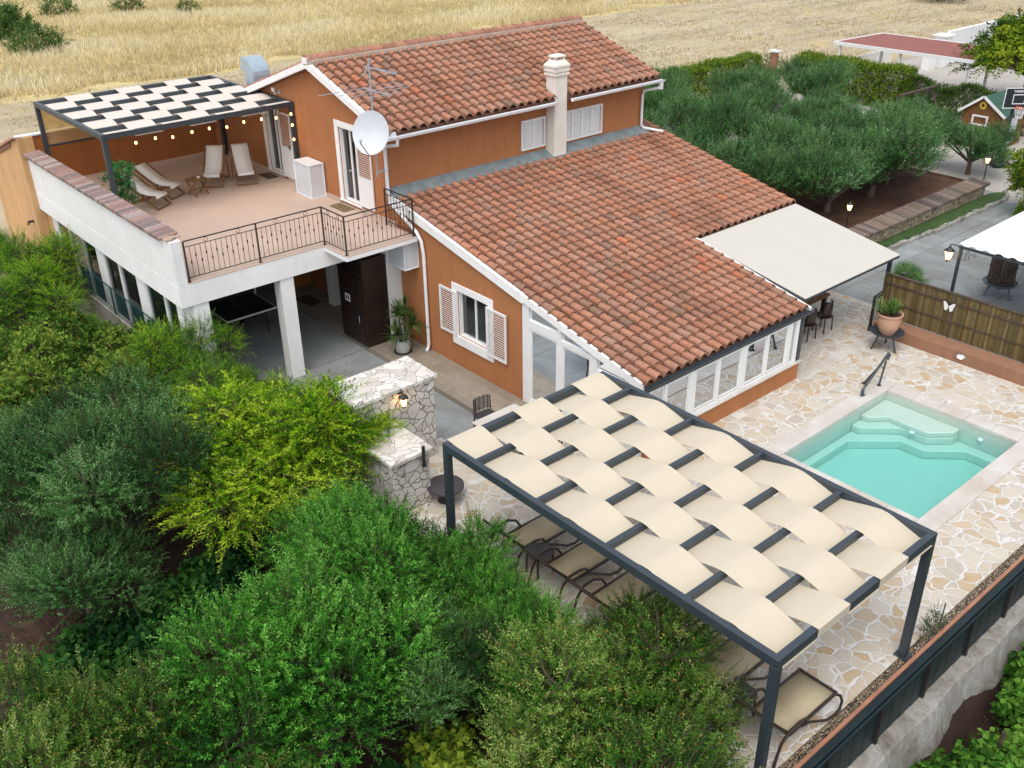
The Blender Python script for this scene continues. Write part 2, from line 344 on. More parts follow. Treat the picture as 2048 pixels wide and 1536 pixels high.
# garden bed and verge
b=MB(); X=np.arange(10.2,22.31,.3); Y=np.arange(-4.95,4.6,.3); n=len(X)
b.v=[(x,y,.42+.05*math.sin(x*2.1)*math.cos(y*1.7)+random.uniform(-.02,.02)) for y in Y for x in X]
b.f=[(j*n+i,j*n+i+1,(j+1)*n+i+1,(j+1)*n+i) for j in range(len(Y)-1) for i in range(n-1)]; b.c=[(1,1,1)]*len(b.f)
b.box(22.28,22.45,-4.95,4.5,-.2,.45); b.box(10.1,10.2,-4.9,4.5,-.2,.4)
tag(b.build('garden_bed','red_soil'),kind='structure')
vg=MB(); pl=[(12,-5.3),(22.5,-5.3),(22.95,-5.45),(23.1,-5.65),(22.9,-5.88),(22.4,-5.95),(19,-5.93),(15,-5.7),(12,-5.55)]
vg.prism(pl,.12,T((0,0,-.02))); tag(vg.build('grass_verge','lawn',bevel=.03),kind='structure')
# ---------------------------------------------------------------- pool
pool=thing('swimming_pool','turquoise plunge pool with corner steps and pale stone coping beside the pergola','swimming pool',(PX0,PY0,0))
def L_(m): # world -> local of pool
    m.v=[(x-PX0,y-PY0,z) for x,y,z in m.v]; return m
m=MB(); D=-.78
m.add([(PX0,PY0,D),(PX1,PY0,D),(PX1,PY1,D),(PX0,PY1,D),(PX0,PY0,-.061),(PX1,PY0,-.061),(PX1,PY1,-.061),(PX0,PY1,-.061)],[(0,1,2,3),(0,4,5,1),(1,5,6,2),(2,6,7,3),(3,7,4,0)])
L_(m).build('basin','pool_shell',pool)
st=MB()
e=.005
C_=[(PX1-e,PY1-e),(PX0+e,PY1-e),(PX0+e,PY1-.20),(4.75,PY1-.20),(5.62,-11.65),(5.62,-12.22),(6.28,-12.85),(6.30,PY0+e),(PX1-e,PY0+e)]
B_=[(PX1-e,PY1-e),(5.15,PY1-e),(5.15,-10.86),(5.855,-11.5),(5.852,-12.103),(6.325,-12.508),(PX1-e,-12.508)]
A_=[(PX1-e,PY1-e),(5.5,PY1-e),(5.5,-10.85),(5.86,-11.13),(5.86,-12.1),(6.33,-12.5),(PX1-e,-12.5)]
st.prism(C_,.22,T((0,0,D))); st.prism(B_,.18,T((0,0,D+.22))); st.prism(A_,.14,T((0,0,D+.40)))
L_(st).build('steps','pool_shell',pool,bevel=.02)
for x,y,z in ((5.80,-11.78,-.37),(6.52,-13.0,-.3)):
    lt=MB(); lt.lathe([(.06,0),(.06,.03),(.04,.04)],(x,y,z),14); L_(lt).build('pool_light','white_metal',pool)
w=MB(); w.box(PX0+.004,PX1-.004,PY0+.004,PY1-.004,D+.004,-.085); L_(w).build('water','pool_water',pool)
cp=MB()
def cop(x0,x1,y0,y1,nx_,ny_):
    for i in range(nx_):
        for j in range(ny_):
            a=(x1-x0)/nx_; c=(y1-y0)/ny_; dz=random.uniform(0,.004)
            cp.box(x0+i*a+.003,x0+(i+1)*a-.003,y0+j*c+.003,y0+(j+1)*c-.003,-.06,.022+dz)
cop(ox0,ox1,PY1-.02,oy1,8,1); cop(ox0,ox1,oy0,PY0+.02,8,1); cop(ox0,PX0+.02,PY0+.02,PY1-.02,1,5); cop(PX1-.02,ox1,PY0+.02,PY1-.02,1,5)
cp.box(ox0,PX0-.01,oy0,oy1,-1.2,-.065); cp.box(PX1+.01,ox1,oy0,oy1,-1.2,-.065); cp.box(PX0,PX1,PY1+.01,oy1,-1.2,-.065); cp.box(PX0,PX1,oy0,PY0-.01,-1.2,-.065)
L_(cp).build('coping','coping',pool,bevel=.008)
hr=thing('pool_handrail','dark steel handrail rising from the pool coping at the far corner','handrail',(5.8,-10.42,.02))
m=MB(); m.tube([(-.02,-.03,.03),(0,0,.14),(.12,0,.22),(.95,.02,.74),(1.02,.02,.77),(1.08,.02,.70),(1.0,.02,.60)],.031,8); m.build('rail','slate_metal',hr,smooth=True)
for p,q in (((.08,0,0),(.08,0,.2)),((.78,.0,0),(.95,.02,.6)),((.62,.3,0),(.72,.03,.55))):
    m=MB(); m.tube([p,q],.024,8); m.lathe([(.055,0),(.055,.014)],p,12); m.build('post','slate_metal',hr,smooth=True)
m=MB(); m.tube([(.72,.03,.55),(.86,.02,.45)],.012,6); m.build('brace','slate_metal',hr)
# ---------------------------------------------------------------- house
house=thing('house','terracotta rendered two storey house with red clay tile roofs and a roof terrace','house',(0,0,0))
LS=.221; lr=lambda y:1.758+LS*(y+8.825)
UE,UEZ,RY,RZ=-.45,5.34,3.07,6.56
ur=lambda y: UEZ+(RZ-UEZ)*(y-UE)/(RY-UE) if y<RY else RZ-.333*(y-RY)
def shade(base,v): k=1+random.uniform(-v,v); return tuple(x*k for x in base)
TC=[(.40,.195,.125),(.385,.20,.135),(.40,.185,.112),(.37,.205,.142),(.43,.215,.14),(.44,.165,.09),(.30,.18,.13)]
TW=[6,6,5,3,3,.5,.7]
def tiles(mb,x0,x1,ya,yb,zf,pw=.288,pc=.33):
    """S-profile clay tiles from the low edge ya up to yb"""
    sg=1 if yb>ya else -1; nr=max(1,round(abs(yb-ya)/pc)); dy=(yb-ya)/nr; ncol=max(1,round((x1-x0)/pw)); dx=(x1-x0)/ncol
    prof=[(0,.004),(.12,.0),(.20,.006),(.25,.036),(.32,.074),(.43,.100),(.58,.111),(.73,.102),(.85,.076),(.93,.038),(.98,.012),(1.0,.004)]
    for r in range(nr):
        y0=ya+r*dy-sg*.03; y1=ya+(r+1)*dy+sg*.035
        for c in range(ncol):
            mb.col=shade(random.choices(TC,TW)[0],.07)
            jx=random.uniform(-.004,.004); jy=random.uniform(-.008,.008); jz=random.uniform(0,.006); xa=x0+c*dx+jx
            vs=[]; n=len(prof)
            for k,(yy,lift,sc_) in enumerate(((y0+jy,.046,1.0),(y1,-.002,.86))):
                for u,h in prof: vs.append((xa+u*dx*1.03,yy,zf(yy)+lift+jz+h*sc_))
            for u,h in prof: vs.append((xa+u*dx*1.03,y0+jy+sg*.004,zf(y0)+.046+jz+h-.036))
            fs=[(i,i+1,n+i+1,n+i) for i in range(n-1)]+[(2*n+i,2*n+i+1,i+1,i) for i in range(n-1)]
            if sg<0: fs=[f[::-1] for f in fs]
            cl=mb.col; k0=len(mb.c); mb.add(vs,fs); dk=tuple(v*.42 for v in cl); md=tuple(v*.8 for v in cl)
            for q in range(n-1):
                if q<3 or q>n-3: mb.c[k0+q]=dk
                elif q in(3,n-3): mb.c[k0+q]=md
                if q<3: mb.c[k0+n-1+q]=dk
def roof_slab(mb,x0,x1,ya,yb,zf,t=.12,dz=-.01):
    mb.hexa([(x0,ya,zf(ya)+dz-t),(x1,ya,zf(ya)+dz-t),(x1,yb,zf(yb)+dz-t),(x0,yb,zf(yb)+dz-t),(x0,ya,zf(ya)+dz),(x1,ya,zf(ya)+dz),(x1,yb,zf(yb)+dz),(x0,yb,zf(yb)+dz)])
lo=MB(); lo.col=(.2,.1,.07)
roof_slab(lo,-.02,5.62,-8.78,-5.3,lr); roof_slab(lo,-.02,9.95,-5.3,0,lr); roof_slab(lo,9.38,9.95,0,1.6,lr)
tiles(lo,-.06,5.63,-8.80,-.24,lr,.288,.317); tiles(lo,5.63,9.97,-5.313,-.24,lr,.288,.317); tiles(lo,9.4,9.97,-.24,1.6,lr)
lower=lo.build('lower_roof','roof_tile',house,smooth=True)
up=MB(); up.col=(.2,.1,.07); xr=9.62
for a,b2,c2,d2 in ((-.22,5.33,UE+.05,RY),(5.33,5.86,.02,RY),(5.86,xr-.02,UE+.05,RY)): roof_slab(up,a,b2,c2,d2,ur)
roof_slab(up,-.22,xr-.02,RY,13,ur)
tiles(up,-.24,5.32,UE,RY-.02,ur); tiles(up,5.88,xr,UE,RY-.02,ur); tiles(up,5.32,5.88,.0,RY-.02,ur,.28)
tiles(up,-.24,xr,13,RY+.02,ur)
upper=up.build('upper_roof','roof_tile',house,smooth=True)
rd=MB()
for i in range(25):
    rd.col=shade((.42,.21,.145),.15); x=-.28+i*.397; pts=[(x-.02,RY,RZ+.085),(x+.40,RY,RZ+.075)]
    rd.tube(pts,[.135,.115],10,cap=True)
rd.build('ridge_tile','roof_tile',upper,smooth=True)
rm=MB(); rm.bar((-.3,RY-.13,RZ+.03),(xr-.1,RY-.13,RZ+.03),.12,.1); rm.build('ridge_mortar','fascia_wood',upper)
fl=MB(); fl.hexa([(.0,-.34,3.66),(9.4,-.34,3.66),(9.4,-.002,3.80),(0,-.002,3.80),(0,-.34,3.72),(9.4,-.34,3.72),(9.4,-.002,3.90),(0,-.002,3.90)])
fl.build('flashing','lead',lower)
# walls -----------------------------------------------------------
def panel(mb,ax,c0,c1,edges,holes,zb,zt):
    """wall slab in plane ax; edges along the other axis; holes (u0,u1,z0,z1); zt function of u"""
    es=sorted(set(edges)|{h[0] for h in holes}|{h[1] for h in holes})
    for a,b in zip(es[:-1],es[1:]):
        hs=sorted([h for h in holes if h[0]<=a+1e-6 and h[1]>=b-1e-6],key=lambda h:h[2]); z=zb
        spans=[]
        for h in hs: spans.append((z,z,h[2],h[2])); z=h[3]
        spans.append((z,z,zt(a),zt(b)))
        for za,zb_,zc,zd in spans:
            if zc-za<.001: continue
            P=lambda c,u,z_: (c,u,z_) if ax=='x' else (u,c,z_)
            if ax=='x': mb.hexa([P(c0,a,za),P(c1,a,za),P(c1,b,zb_),P(c0,b,zb_),P(c0,a,zc),P(c1,a,zc),P(c1,b,zd),P(c0,b,zd)])
            else: mb.hexa([P(c0,a,za),P(c0,b,zb_),P(c1,b,zb_),P(c1,a,za),P(c0,a,zc),P(c0,b,zd),P(c1,b,zd),P(c1,a,zc)])
W1=(-3.83,-2.66,.72,1.93); D2=(1.42,2.21,3.08,5.05); D1=(5.42,6.24,3.05,4.93)
gt=lambda y: (lr(y)-.13 if y<0 else ur(y)-.13)
m=MB(); panel(m,'x',0,.25,[-5.05,-.001],[W1],-.3,gt)
m.build('lower_gable_wall','stucco_terracotta',house)
m=MB(); panel(m,'x',0,.25,[0,RY,9.8],[D2,D1],-.3,gt); m.build('upper_gable_wall','stucco_terracotta',house)
m=MB(); panel(m,'y',.0,.25,[.25,9.37],[],3.4,lambda x:ur(0)-.13); panel(m,'x',9.12,9.37,[.25,RY,12.9],[],-.3,gt)
panel(m,'y',12.65,12.9,[-6.05,9.12],[],-.3,lambda x:ur(12.7)-.14); m.build('upper_wall','stucco_terracotta',house)
m=MB(); panel(m,'y',-5.05,-4.85,[0.25,9.8],[(6.6,8.6,0,2.05)],-.1,lambda x:lr(-5)-.13); panel(m,'x',9.6,9.8,[-4.85,0],[],-.1,lambda y:lr(y)-.13)
m.build('lower_wall','stucco_terracotta',house)
m=MB(); m.box(6.6,8.6,-4.83,-4.8,0,2.05); m.build('terrace_door_glass','dark_glass',house)
# floors / dark interiors
m=MB(); m.box(.26,9.1,.26,12.6,2.8,2.95); m.box(.26,9.1,-4.8,-.02,-.02,.02); m.box(.9,.95,-4.7,9,0,2.78); m.box(.9,.95,.3,9,2.96,5.1); m.build('interior','dark_room',house)
# rakes and trims
rk=MB()
def vb(): 
    global rk
    rk.build('verge_board','stucco_white',house); rk=MB()
def rake(mb,xa,xb,ya,yb,zf,top,h):
    mb.hexa([(xa,ya,zf(ya)+top-h),(xb,ya,zf(ya)+top-h),(xb,yb,zf(yb)+top-h),(xa,yb,zf(yb)+top-h),(xa,ya,zf(ya)+top),(xb,ya,zf(ya)+top),(xb,yb,zf(yb)+top),(xa,yb,zf(yb)+top)])
rake(rk,-.09,-.0015,-5.12,-.02,lr,.055,.22); rake(rk,-.07,-.003,-8.80,-5.12,lr,.04,.17); vb()
rake(rk,5.64,5.72,-8.86,-5.34,lr,.06,.10); vb()
rake(rk,-.30,-.0015,UE-.02,RY,ur,.05,.17); rake(rk,-.30,-.0015,RY,9.8,ur,.05,.17)
rk.bar((-.27,RY-.12,RZ+.07),(-.27,RY+.12,RZ+.07),.07,.16); vb()
rk.box(xr-.25,xr-.05,RY-.02,RY+.25,RZ-.12,RZ-.0); rk.build('verge_board','stucco_white',house)
# gutters
gm=MB(); 
def gutter(mb,x0,x1,y,z,w=.10):
    pr=[(0,.05),(-.012,0),(-.05,-.025),(-.088,0),(-.1,.05),(-.108,.05),(-.095,-.008),(-.05,-.035),(-.005,-.008),(.008,.05)]
    vs=[(x0,y+a,z+b) for a,b in pr]+[(x1,y+a,z+b) for a,b in pr]; n=len(pr)
    mb.add(vs,[tuple(range(n))]+[tuple(range(n,2*n))[::-1]]+[(i,n+i,n+(i+1)%n,(i+1)%n) for i in range(n)])
gutter(gm,-.30,5.33,UE-.02,UEZ-.10); gutter(gm,5.87,xr+.05,UE-.02,UEZ-.10); gm.build('gutter','white_metal',house,smooth=False)
gm=MB(); gutter(gm,-.05,5.72,-8.84,1.72); gm.box(-.02,5.68,-8.88,-8.80,1.64,1.74); gm.build('sunroom_gutter','slate_metal',house)
gm=MB(); gutter(gm,5.7,10.0,-5.36,2.46); gm.build('rear_gutter','slate_light',house)
dp=MB(); dp.tube([(-.02,UE-.07,UEZ-.13),(-.02,UE-.07,UEZ-.26),(-.09,-.25,5.02),(-.09,-.06,4.95),(-.09,-.06,3.92),(-.09,-.12,3.55),(-.10,-.6,3.36),(-.10,-1.22,3.06),(-.09,-1.38,2.86),(-.07,-1.42,2.5),(-.07,-1.42,.05),(-.10,-1.42,-.05),(-.20,-1.48,-.1)],.045,10)
for z in (.4,2.3): dp.tube([(-.07,-1.42,z),(-.07,-1.42,z+.04)],.053,10)
dp.build('downpipe','white_metal',house,smooth=True)
dp=MB(); dp.box(9.50,9.60,UE-.12,UE-.02,UEZ-.32,UEZ-.12); dp.tube([(9.5,UE-.07,UEZ-.28),(9.28,-.10,4.95),(9.25,-.08,4.8),(9.25,-.08,3.92),(9.30,-.15,3.84),(9.66,-.62,3.75)],.042,10)
dp.build('downpipe','white_metal',house,smooth=True)
# chimney
ch=MB(); X0,X1,Y0,Y1=5.36,5.83,-.36,-.001
ch.box(X0,X1,Y0,Y1,3.5,5.93); ch.build('chimney','chimney_render',house,bevel=.01)
chp=house.children[-1]
cm=MB()
for k,(g_,z0,z1) in enumerate(((.045,5.93,5.99),(.02,5.99,6.03),(.05,6.03,6.10),(.03,6.10,6.14),(.055,6.14,6.21))): cm.box(X0-g_,X1+g_,Y0-g_,Y1+g_,z0,z1)
f=.05; t_=-.06
cm.hexa([(X0-f,Y0-f,6.21),(X1+f,Y0-f,6.21),(X1+f,Y1+f,6.21),(X0-f,Y1+f,6.21),(X0-t_,Y0-t_,6.34),(X1+t_,Y0-t_,6.34),(X1+t_,Y1+t_,6.34),(X0-t_,Y1+t_,6.34)])
for a in (X0+.09,X1-.09):
    for b2 in (Y0+.08,Y1-.08): cm.box(a-.03,a+.03,b2-.03,b2+.03,6.34,6.40)
cm.box(X0+.03,X1-.03,Y0+.03,Y1-.03,6.40,6.44); cm.hexa([(X0+.03,Y0+.03,6.44),(X1-.03,Y0+.03,6.44),(X1-.03,Y1-.03,6.44),(X0+.03,Y1-.03,6.44),(X0+.14,Y0+.12,6.48),(X1-.14,Y0+.12,6.48),(X1-.14,Y1-.12,6.48),(X0+.14,Y1-.12,6.48)])
cm.build('chimney_cap','chimney_render',chp,bevel=.008)
cm=MB(); cm.box(X0-.06,X1+.06,Y0-.06,Y0+.2,3.55,3.74); cm.build('chimney_base','lead',chp)
# closed shutters on the upper storey
def closed_shutter(x0,x1,z0,z1,n):
    fr=MB(); t=.05; y0,y1=-.055,-.001
    fr.box(x0,x1,y0,y1,z0,z0+t); fr.box(x0,x1,y0,y1,z1-t,z1); fr.box(x0,x0+t,y0,y1,z0+t,z1-t); fr.box(x1-t,x1,y0,y1,z0+t,z1-t)
    w_=(x1-x0-2*t)/n
    for i in range(1,n): fr.box(x0+t+i*w_-.03,x0+t+i*w_+.03,y0,y1,z0+t,z1-t)
    o=fr.build('window','white_paint',house,bevel=.004)
    for i in range(n):
        s=MB(); a=x0+t+i*w_+.035; b2=a+w_-.07; k=int((z1-z0-2*t)/.045)
        for j in range(k):
            z=z0+t+(j+.5)*(z1-z0-2*t)/k; s.obox(T(((a+b2)/2,-.028,z),0,R(-35)),b2-a,.040,.012)
        s.box(a,b2,-.012,-.006,z0+t,z1-t); s.build('shutter','white_paint',o)
closed_shutter(4.42,5.31,4.0,4.83,2); closed_shutter(5.92,7.58,3.97,4.83,4)
# open shutter leaf: lies against the wall x=0
def leaf(parent,y0,y1,z0,z1,x=-.045,solid=0,name='shutter',deg=0):
    s=MB(); t=.05; d=.035; xa,xb=x-d/2,x+d/2
    s.box(xa,xb,y0,y0+t,z0,z1); s.box(xa,xb,y1-t,y1,z0,z1); s.box(xa,xb,y0+t,y1-t,z0,z0+t); s.box(xa,xb,y0+t,y1-t,z1-t,z1)
    zs=z0+t
    if solid: zs=z0+solid; s.box(xa+.006,xb-.006,y0+t,y1-t,z0+t,zs); s.box(xa,xb,y0+t,y1-t,zs,zs+t); zs+=t
    k=int((z1-t-zs)/.056)
    for j in range(k):
        z=zs+(j+.5)*(z1-t-zs)/k; s.obox(T((x,(y0+y1)/2,z),0,0,R(12)),.022,y1-y0-2*t,.008)
    return s.build(name,'white_paint',parent)
def xframe(mb,xa,xb,y0,y1,z0,z1,t,bot=True):
    mb.box(xa,xb,y0,y0+t,z0,z1); mb.box(xa,xb,y1-t,y1,z0,z1); mb.box(xa,xb,y0+t,y1-t,z1-t,z1)
    if bot: mb.box(xa,xb,y0+t,y1-t,z0,z0+t)
def opening(name,h,sur,sill=True):
    y0,y1,z0,z1=h; m=MB()
    a,b2,top,bot=sur # widths: right(y0 side) left(y1 side) top bottom
    if a: m.box(-.03,-.0015,y0-a,y0,z0,z1)
    if b2: m.box(-.03,-.0015,y1,y1+b2,z0,z1)
    if top: m.box(-.032,-.0015,y0-a,y1+b2,z1,z1+top)
    if bot: m.box(-.05,-.0015,y0-a-.0,y1+b2,z0-bot,z0)
    o=m.build(name,'stucco_white',house,bevel=.005)
    fr=MB(); xframe(fr,.07,.14,y0,y1,z0,z1,.055); mid=(y0+y1)/2; fr.box(.075,.135,mid-.03,mid+.03,z0+.055,z1-.055); xframe(fr,.02,.06,y0,y1,z0,z1,.03)
    fr.build('frame','white_paint',o,bevel=.003)
    gl=MB(); gl.box(.10,.105,y0+.055,y1-.055,z0+.055,z1-.055); gl.build('glass','glass',o)
    cu=MB(); n=28
    for s0,s1 in ((y0+.06,y0+.06+(y1-y0)*.36),(y1-.06-(y1-y0)*.40,y1-.06)):
        vs=[(.22+.02*math.sin(i*1.5),s0+(s1-s0)*i/n,z) for z in (z0+.06,z1-.06) for i in range(n+1)]
        cu.add(vs,[(i,i+1,n+2+i,n+1+i) for i in range(n)])
    cu.build('curtain','curtain',o,smooth=True)
    return o
w1=opening('window',W1,(.19,.21,.18,.24)); leaf(w1,-2.66+.01,-1.97,.70,1.90); leaf(w1,-4.56,-3.84,.66,1.92,x=-.085)
d2=opening('door',D2,(.1,.17,.16,.05)); leaf(d2,.68,1.36,3.12,5.0,solid=.75)
d1=opening('door',D1,(.05,.17,.1,.04)); leaf(d1,4.72,5.42,3.06,4.93,solid=.85)
m=MB(); m.bar((-.10,4.80,3.98),(-.10,4.92,3.98),.015); m.bar((-.10,4.80,3.92),(-.10,4.80,4.04),.02); m.build('handle','iron',d1)
m=MB(); m.tube([(.06,1.78,3.95),(-.0,1.78,3.95),(-.0,1.86,3.95)],.008,6); m.build('handle','white_metal',d2)
# ---------------- sunroom
sr=MB(); sr.box(-.0,5.46,-8.88,-8.70,-.1,.47); sr.box(5.28,5.46,-8.70,-5.05,-.1,.47); s1=sr.build('sunroom_sill_wall','stucco_terracotta',house)
sl=MB(); sl.box(-.02,5.5,-8.93,-8.66,.47,.50); sl.box(5.24,5.5,-8.66,-5.05,.47,.50); sl.build('sill','coping',s1)
fr=MB(); ya,yb=-8.88,-8.80
def vbar(x0,x1,z0=.58,z1=1.62,y0=ya,y1=yb): fr.box(x0,x1,y0,y1,z0,z1)
fr.box(0.0,5.30,ya,yb,.50,.58); fr.box(0.0,5.30,ya,yb,1.62,1.70)
for a,b2 in ((.0,.10),(.52,.62),(1.33,1.55),(2.27,2.37),(3.10,3.31),(4.03,4.13),(4.86,5.02),(5.16,5.30)): vbar(a,b2)
for a,b2 in ((.10,.52),(.62,1.33),(1.55,2.27),(2.37,3.10),(3.31,4.03),(4.13,4.86)):
    fr.box(a,a+.035,ya+.02,yb-.01,.60,1.60); fr.box(b2-.035,b2,ya+.02,yb-.01,.60,1.60); fr.box(a+.035,b2-.035,ya+.02,yb-.01,.60,.64); fr.box(a+.035,b2-.035,ya+.02,yb-.01,1.57,1.60)
# east side
fr.box(5.33,5.41,-8.79,-5.06,.50,.58); fr.box(5.33,5.41,-8.79,-5.06,1.62,1.70)
for y in (-8.79,-7.5,-6.3,-5.15): fr.box(5.33,5.41,y,y+.08,.58,1.62)
# west side x=0
for a,b2 in ((-5.28,-5.06),(-6.34,-6.21),(-7.45,-7.24),(-8.80,-8.66)):
    fr.hexa([(-.02,a,-.13),(.08,a,-.13),(.08,b2,-.13),(-.02,b2,-.13),(-.02,a,lr(a)-.13),(.08,a,lr(a)-.13),(.08,b2,lr(b2)-.13),(-.02,b2,lr(b2)-.13)])
for a,b2 in ((-6.21,-5.28),(-7.24,-6.34),(-8.66,-7.45)):
    if b2>-7: fr.box(-.015,.075,a,b2,1.83,2.04) if b2>-6 else fr.box(-.015,.075,a,b2,1.80,1.90)
    else: fr.box(-.015,.075,a,b2,1.55,1.62)
    fr.box(-.015,.075,a,b2,-.13,-.04)
    z1=1.83 if b2>-6 else (1.80 if b2>-7 else 1.55)
    fr.box(0,.06,a,a+.05,-.04,z1); fr.box(0,.06,b2-.05,b2,-.04,z1); fr.box(0,.06,a+.05,b2-.05,-.04,.02); fr.box(0,.06,a+.05,b2-.05,z1-.05,z1)
sf=fr.build('sunroom_frame','white_paint',house,bevel=.004)
gl=MB(); gl.box(.1,5.2,-8.845,-8.84,.6,1.62); gl.box(5.37,5.375,-8.7,-5.1,.6,1.62); gl.add([(.03,-8.68,-.05),(.03,-5.28,-.05),(.03,-5.28,lr(-5.28)-.15),(.03,-8.68,lr(-8.68)-.15)],[(0,1,2,3)])
gl.build('sunroom_glass','sun_glass',sf)
m=MB(); m.box(.02,5.28,-8.7,-5.06,-.14,.02); m.build('sunroom_floor','coping',house)
m=MB(); m.tube([(5.43,-8.78,0.49),(5.43,-8.78,1.7)],.045,4); m.box(5.38,5.5,-8.86,-8.72,.5,1.68); m.build('corner_post','slate_metal',house)
# ---------------- terrace block
ts=MB(); ts.box(-5.9,-.002,-.24,9.8,2.42,2.945); ts.box(-2.17,-.10,-1.24,-.2401,2.83,2.945); slab_o=ts.build('terrace_slab','stucco_white',house,bevel=.006)
tf=MB(); tf.box(-5.64,-.003,-.245,9.8,2.945,2.962); tf.box(-2.175,-.095,-1.245,-.2451,2.945,2.962); tf.box(-.05,-.002,2.4,5.2,2.963,3.06); tf.box(-.05,-.002,6.45,9.79,2.963,3.06); tf.box(-.04,-.002,-.2,1.3,2.963,3.05); tf.build('terrace_floor','terrace_floor',slab_o)
bw=MB(); bw.box(-5.9,-.002,9.8,9.95,2.42,4.36); back=bw.build('terrace_back_wall','stucco_dark',house)
m=MB(); m.box(-5.95,-.3,9.76,10.0,4.36,4.40); m.build('wall_cap','white_metal',back)
for x in (-5.2,-4.3,-3.4,-2.5,-1.6,-.7):
    m=MB(); m.box(x-.004,x+.004,9.797,9.8,2.97,4.35); m.build('panel_joint','stucco_terracotta',back)
pp=MB(); pp.box(-5.9,-5.65,-.24,9.27,2.946,3.98); par=pp.build('parapet','stucco_white',house,bevel=.01)
ct=MB(); k=0; y=9.22
while y>.10:
    ct.col=shade(random.choice([(.31,.205,.185),(.26,.20,.19),(.36,.235,.205),(.22,.185,.18),(.38,.32,.30)]),.12)
    w_=random.uniform(.10,.13)
    ct.tube([(-6.0,y,4.0),(-5.55,y,4.045)],[w_*.50,w_*.42],8); y-=w_+.018
ct.col=(.45,.33,.26)
for i in range(6): ct.obox(T((-5.8+random.uniform(-.1,.15),.02-.03*i,4.0+random.uniform(0,.03)),random.uniform(-.6,.6),random.uniform(-.3,.3)),.16,.09,.025)
ct.build('coping_tile','coping_tile',par,smooth=True)
m=MB(); m.box(-5.75,-5.71,9.0,9.27,-.3,2.42); m.build('wing_wall_return','stucco_tan',house)
an=MB(); panel(an,'x',-6.06,-5.9,[9.27,12.9],[],-.4,lambda y:ur(y)-.02); panel(an,'y',9.27,9.40,[-5.9,-5.64],[],-.3,lambda x:ur(9.3)-.02)
ann=an.build('annex_wall','stucco_tan',house)
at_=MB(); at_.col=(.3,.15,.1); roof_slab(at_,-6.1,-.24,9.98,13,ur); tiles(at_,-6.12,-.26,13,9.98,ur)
for i in range(12):
    at_.col=shade((.45,.27,.18),.1); yy=9.3+i*.31; at_.bar((-6.05,yy,ur(yy)+.0),(-6.05,yy+.33,ur(yy+.33)+.03),.2,.03)
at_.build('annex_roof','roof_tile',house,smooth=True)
m=MB(); m.tube([(-6.06,8.9+.75,2.0),(-6.2,9.65,2.0),(-6.24,9.65,1.92)],.04,8); m.build('vent_pipe','iron',ann)
# west wing glazed wall (under the parapet)
ww=MB()
for a,b2 in ((5.11,5.55),(2.37,2.86),(.20,.50)): ww.box(-5.74,-5.5,a,b2,-.3,2.42)
ww.box(-5.72,-5.5,-.2,9.27,-.3,.02); ww.build('wing_pier','stucco_white',house)
ww=MB()
for a,b2 in ((8.55,9.0),(7.55,7.65),(6.55,6.62),(5.55,5.61),(5.05,5.11),(3.95,4.07),(2.86,2.92),(2.31,2.37),(1.16,1.27),(.50,.56)): ww.box(-5.72,-5.64,a,b2,.02,2.42)
wf=ww.build('wing_frame','white_paint',house)
m=MB(); m.box(-5.68,-5.675,.5,9.0,.02,2.42); m.build('wing_glass','dark_glass',wf)
# columns and garage
for (a,b2,c,d,z) in ((-5.62,-5.24,-.2,.22,-.27),(-3.42,-3.06,-.2,.14,-.27),(-.42,-.12,2.66,2.96,-.13),(-.44,-.002,-.27,.1,-.13)):
    m=MB(); m.box(a,b2,c,d,z,2.42); m.build('column','stucco_white',house,bevel=.008)
m=MB(); m.box(-5.5,-.01,8.3,8.4,-.3,2.42); m.build('garage_back_wall','stucco_dark',house)
m=MB(); m.box(-.9,-.002,4.6,5.4,-.12,2.2); m.build('inner_partition','stucco_dark',house)
# wooden cabinet under the balcony
cb=MB(); cb.box(-1.2,-.46,-.26,.93,-.12,2.30); cab=tag(cb.build('cabinet','dark_wood',None,bevel=.01),'tall dark brown wooden cabinet under the balcony beside the white column','cabinet')
m=MB(); m.box(-1.225,-1.202,-.2,.86,0,1.85); m.box(-1.24,-1.2255,-.16,.82,.9,1.78); m.box(-1.26,-1.202,-.22,.9,1.9,1.96); m.build('cabinet_door','dark_wood',cab,bevel=.006)
m=MB(); m.box(-1.25,-1.241,.36,.58,1.02,1.22); m.build('sign_plate','white_paint',cab)
m=MB(); m.box(-1.253,-1.2512,.39,.46,1.06,1.18); m.box(-1.253,-1.2512,.49,.55,1.06,1.18); m.build('sign_panes','black_board',cab)
m=MB(); m.bar((-1.27,-.06,.55),(-1.27,-.06,.75),.015); m.build('handle','galvanised',cab)
# railing
rl=MB(); zt=3.90; P=[(-5.58,-.17),(-3.83,-.17),(-2.10,-.17),(-2.10,-1.16),(-.15,-1.16),(-.15,.02)]
for i,(a,b2) in enumerate(P):
    rl.box(a-.016,a+.016,b2-.016,b2+.016,2.96,zt); rl.box(a-.035,a+.035,b2-.035,b2+.035,2.962,2.972)
for p,q in zip(P[:-1],P[1:]):
    for z,t in ((zt+.012,.03),(zt-.12,.018),(3.06,.02)): rl.bar((*p,z),(*q,z),t,t*.7)
rail=rl.build('terrace_railing','iron',house)
bm_=MB(); bm_.tube([(0,0,3.07),(0,0,zt-.13)],.0065,5)
def knot(z): k=MB(); k.v=list(bm_.v); k.f=list(bm_.f); k.c=list(bm_.c); k.lathe([(.006,-.045),(.018,-.02),(.018,.02),(.006,.045)],(0,0,z),6); return k
protos=[knot(3.40),knot(3.55)]; pm=[None,None]; idx=0
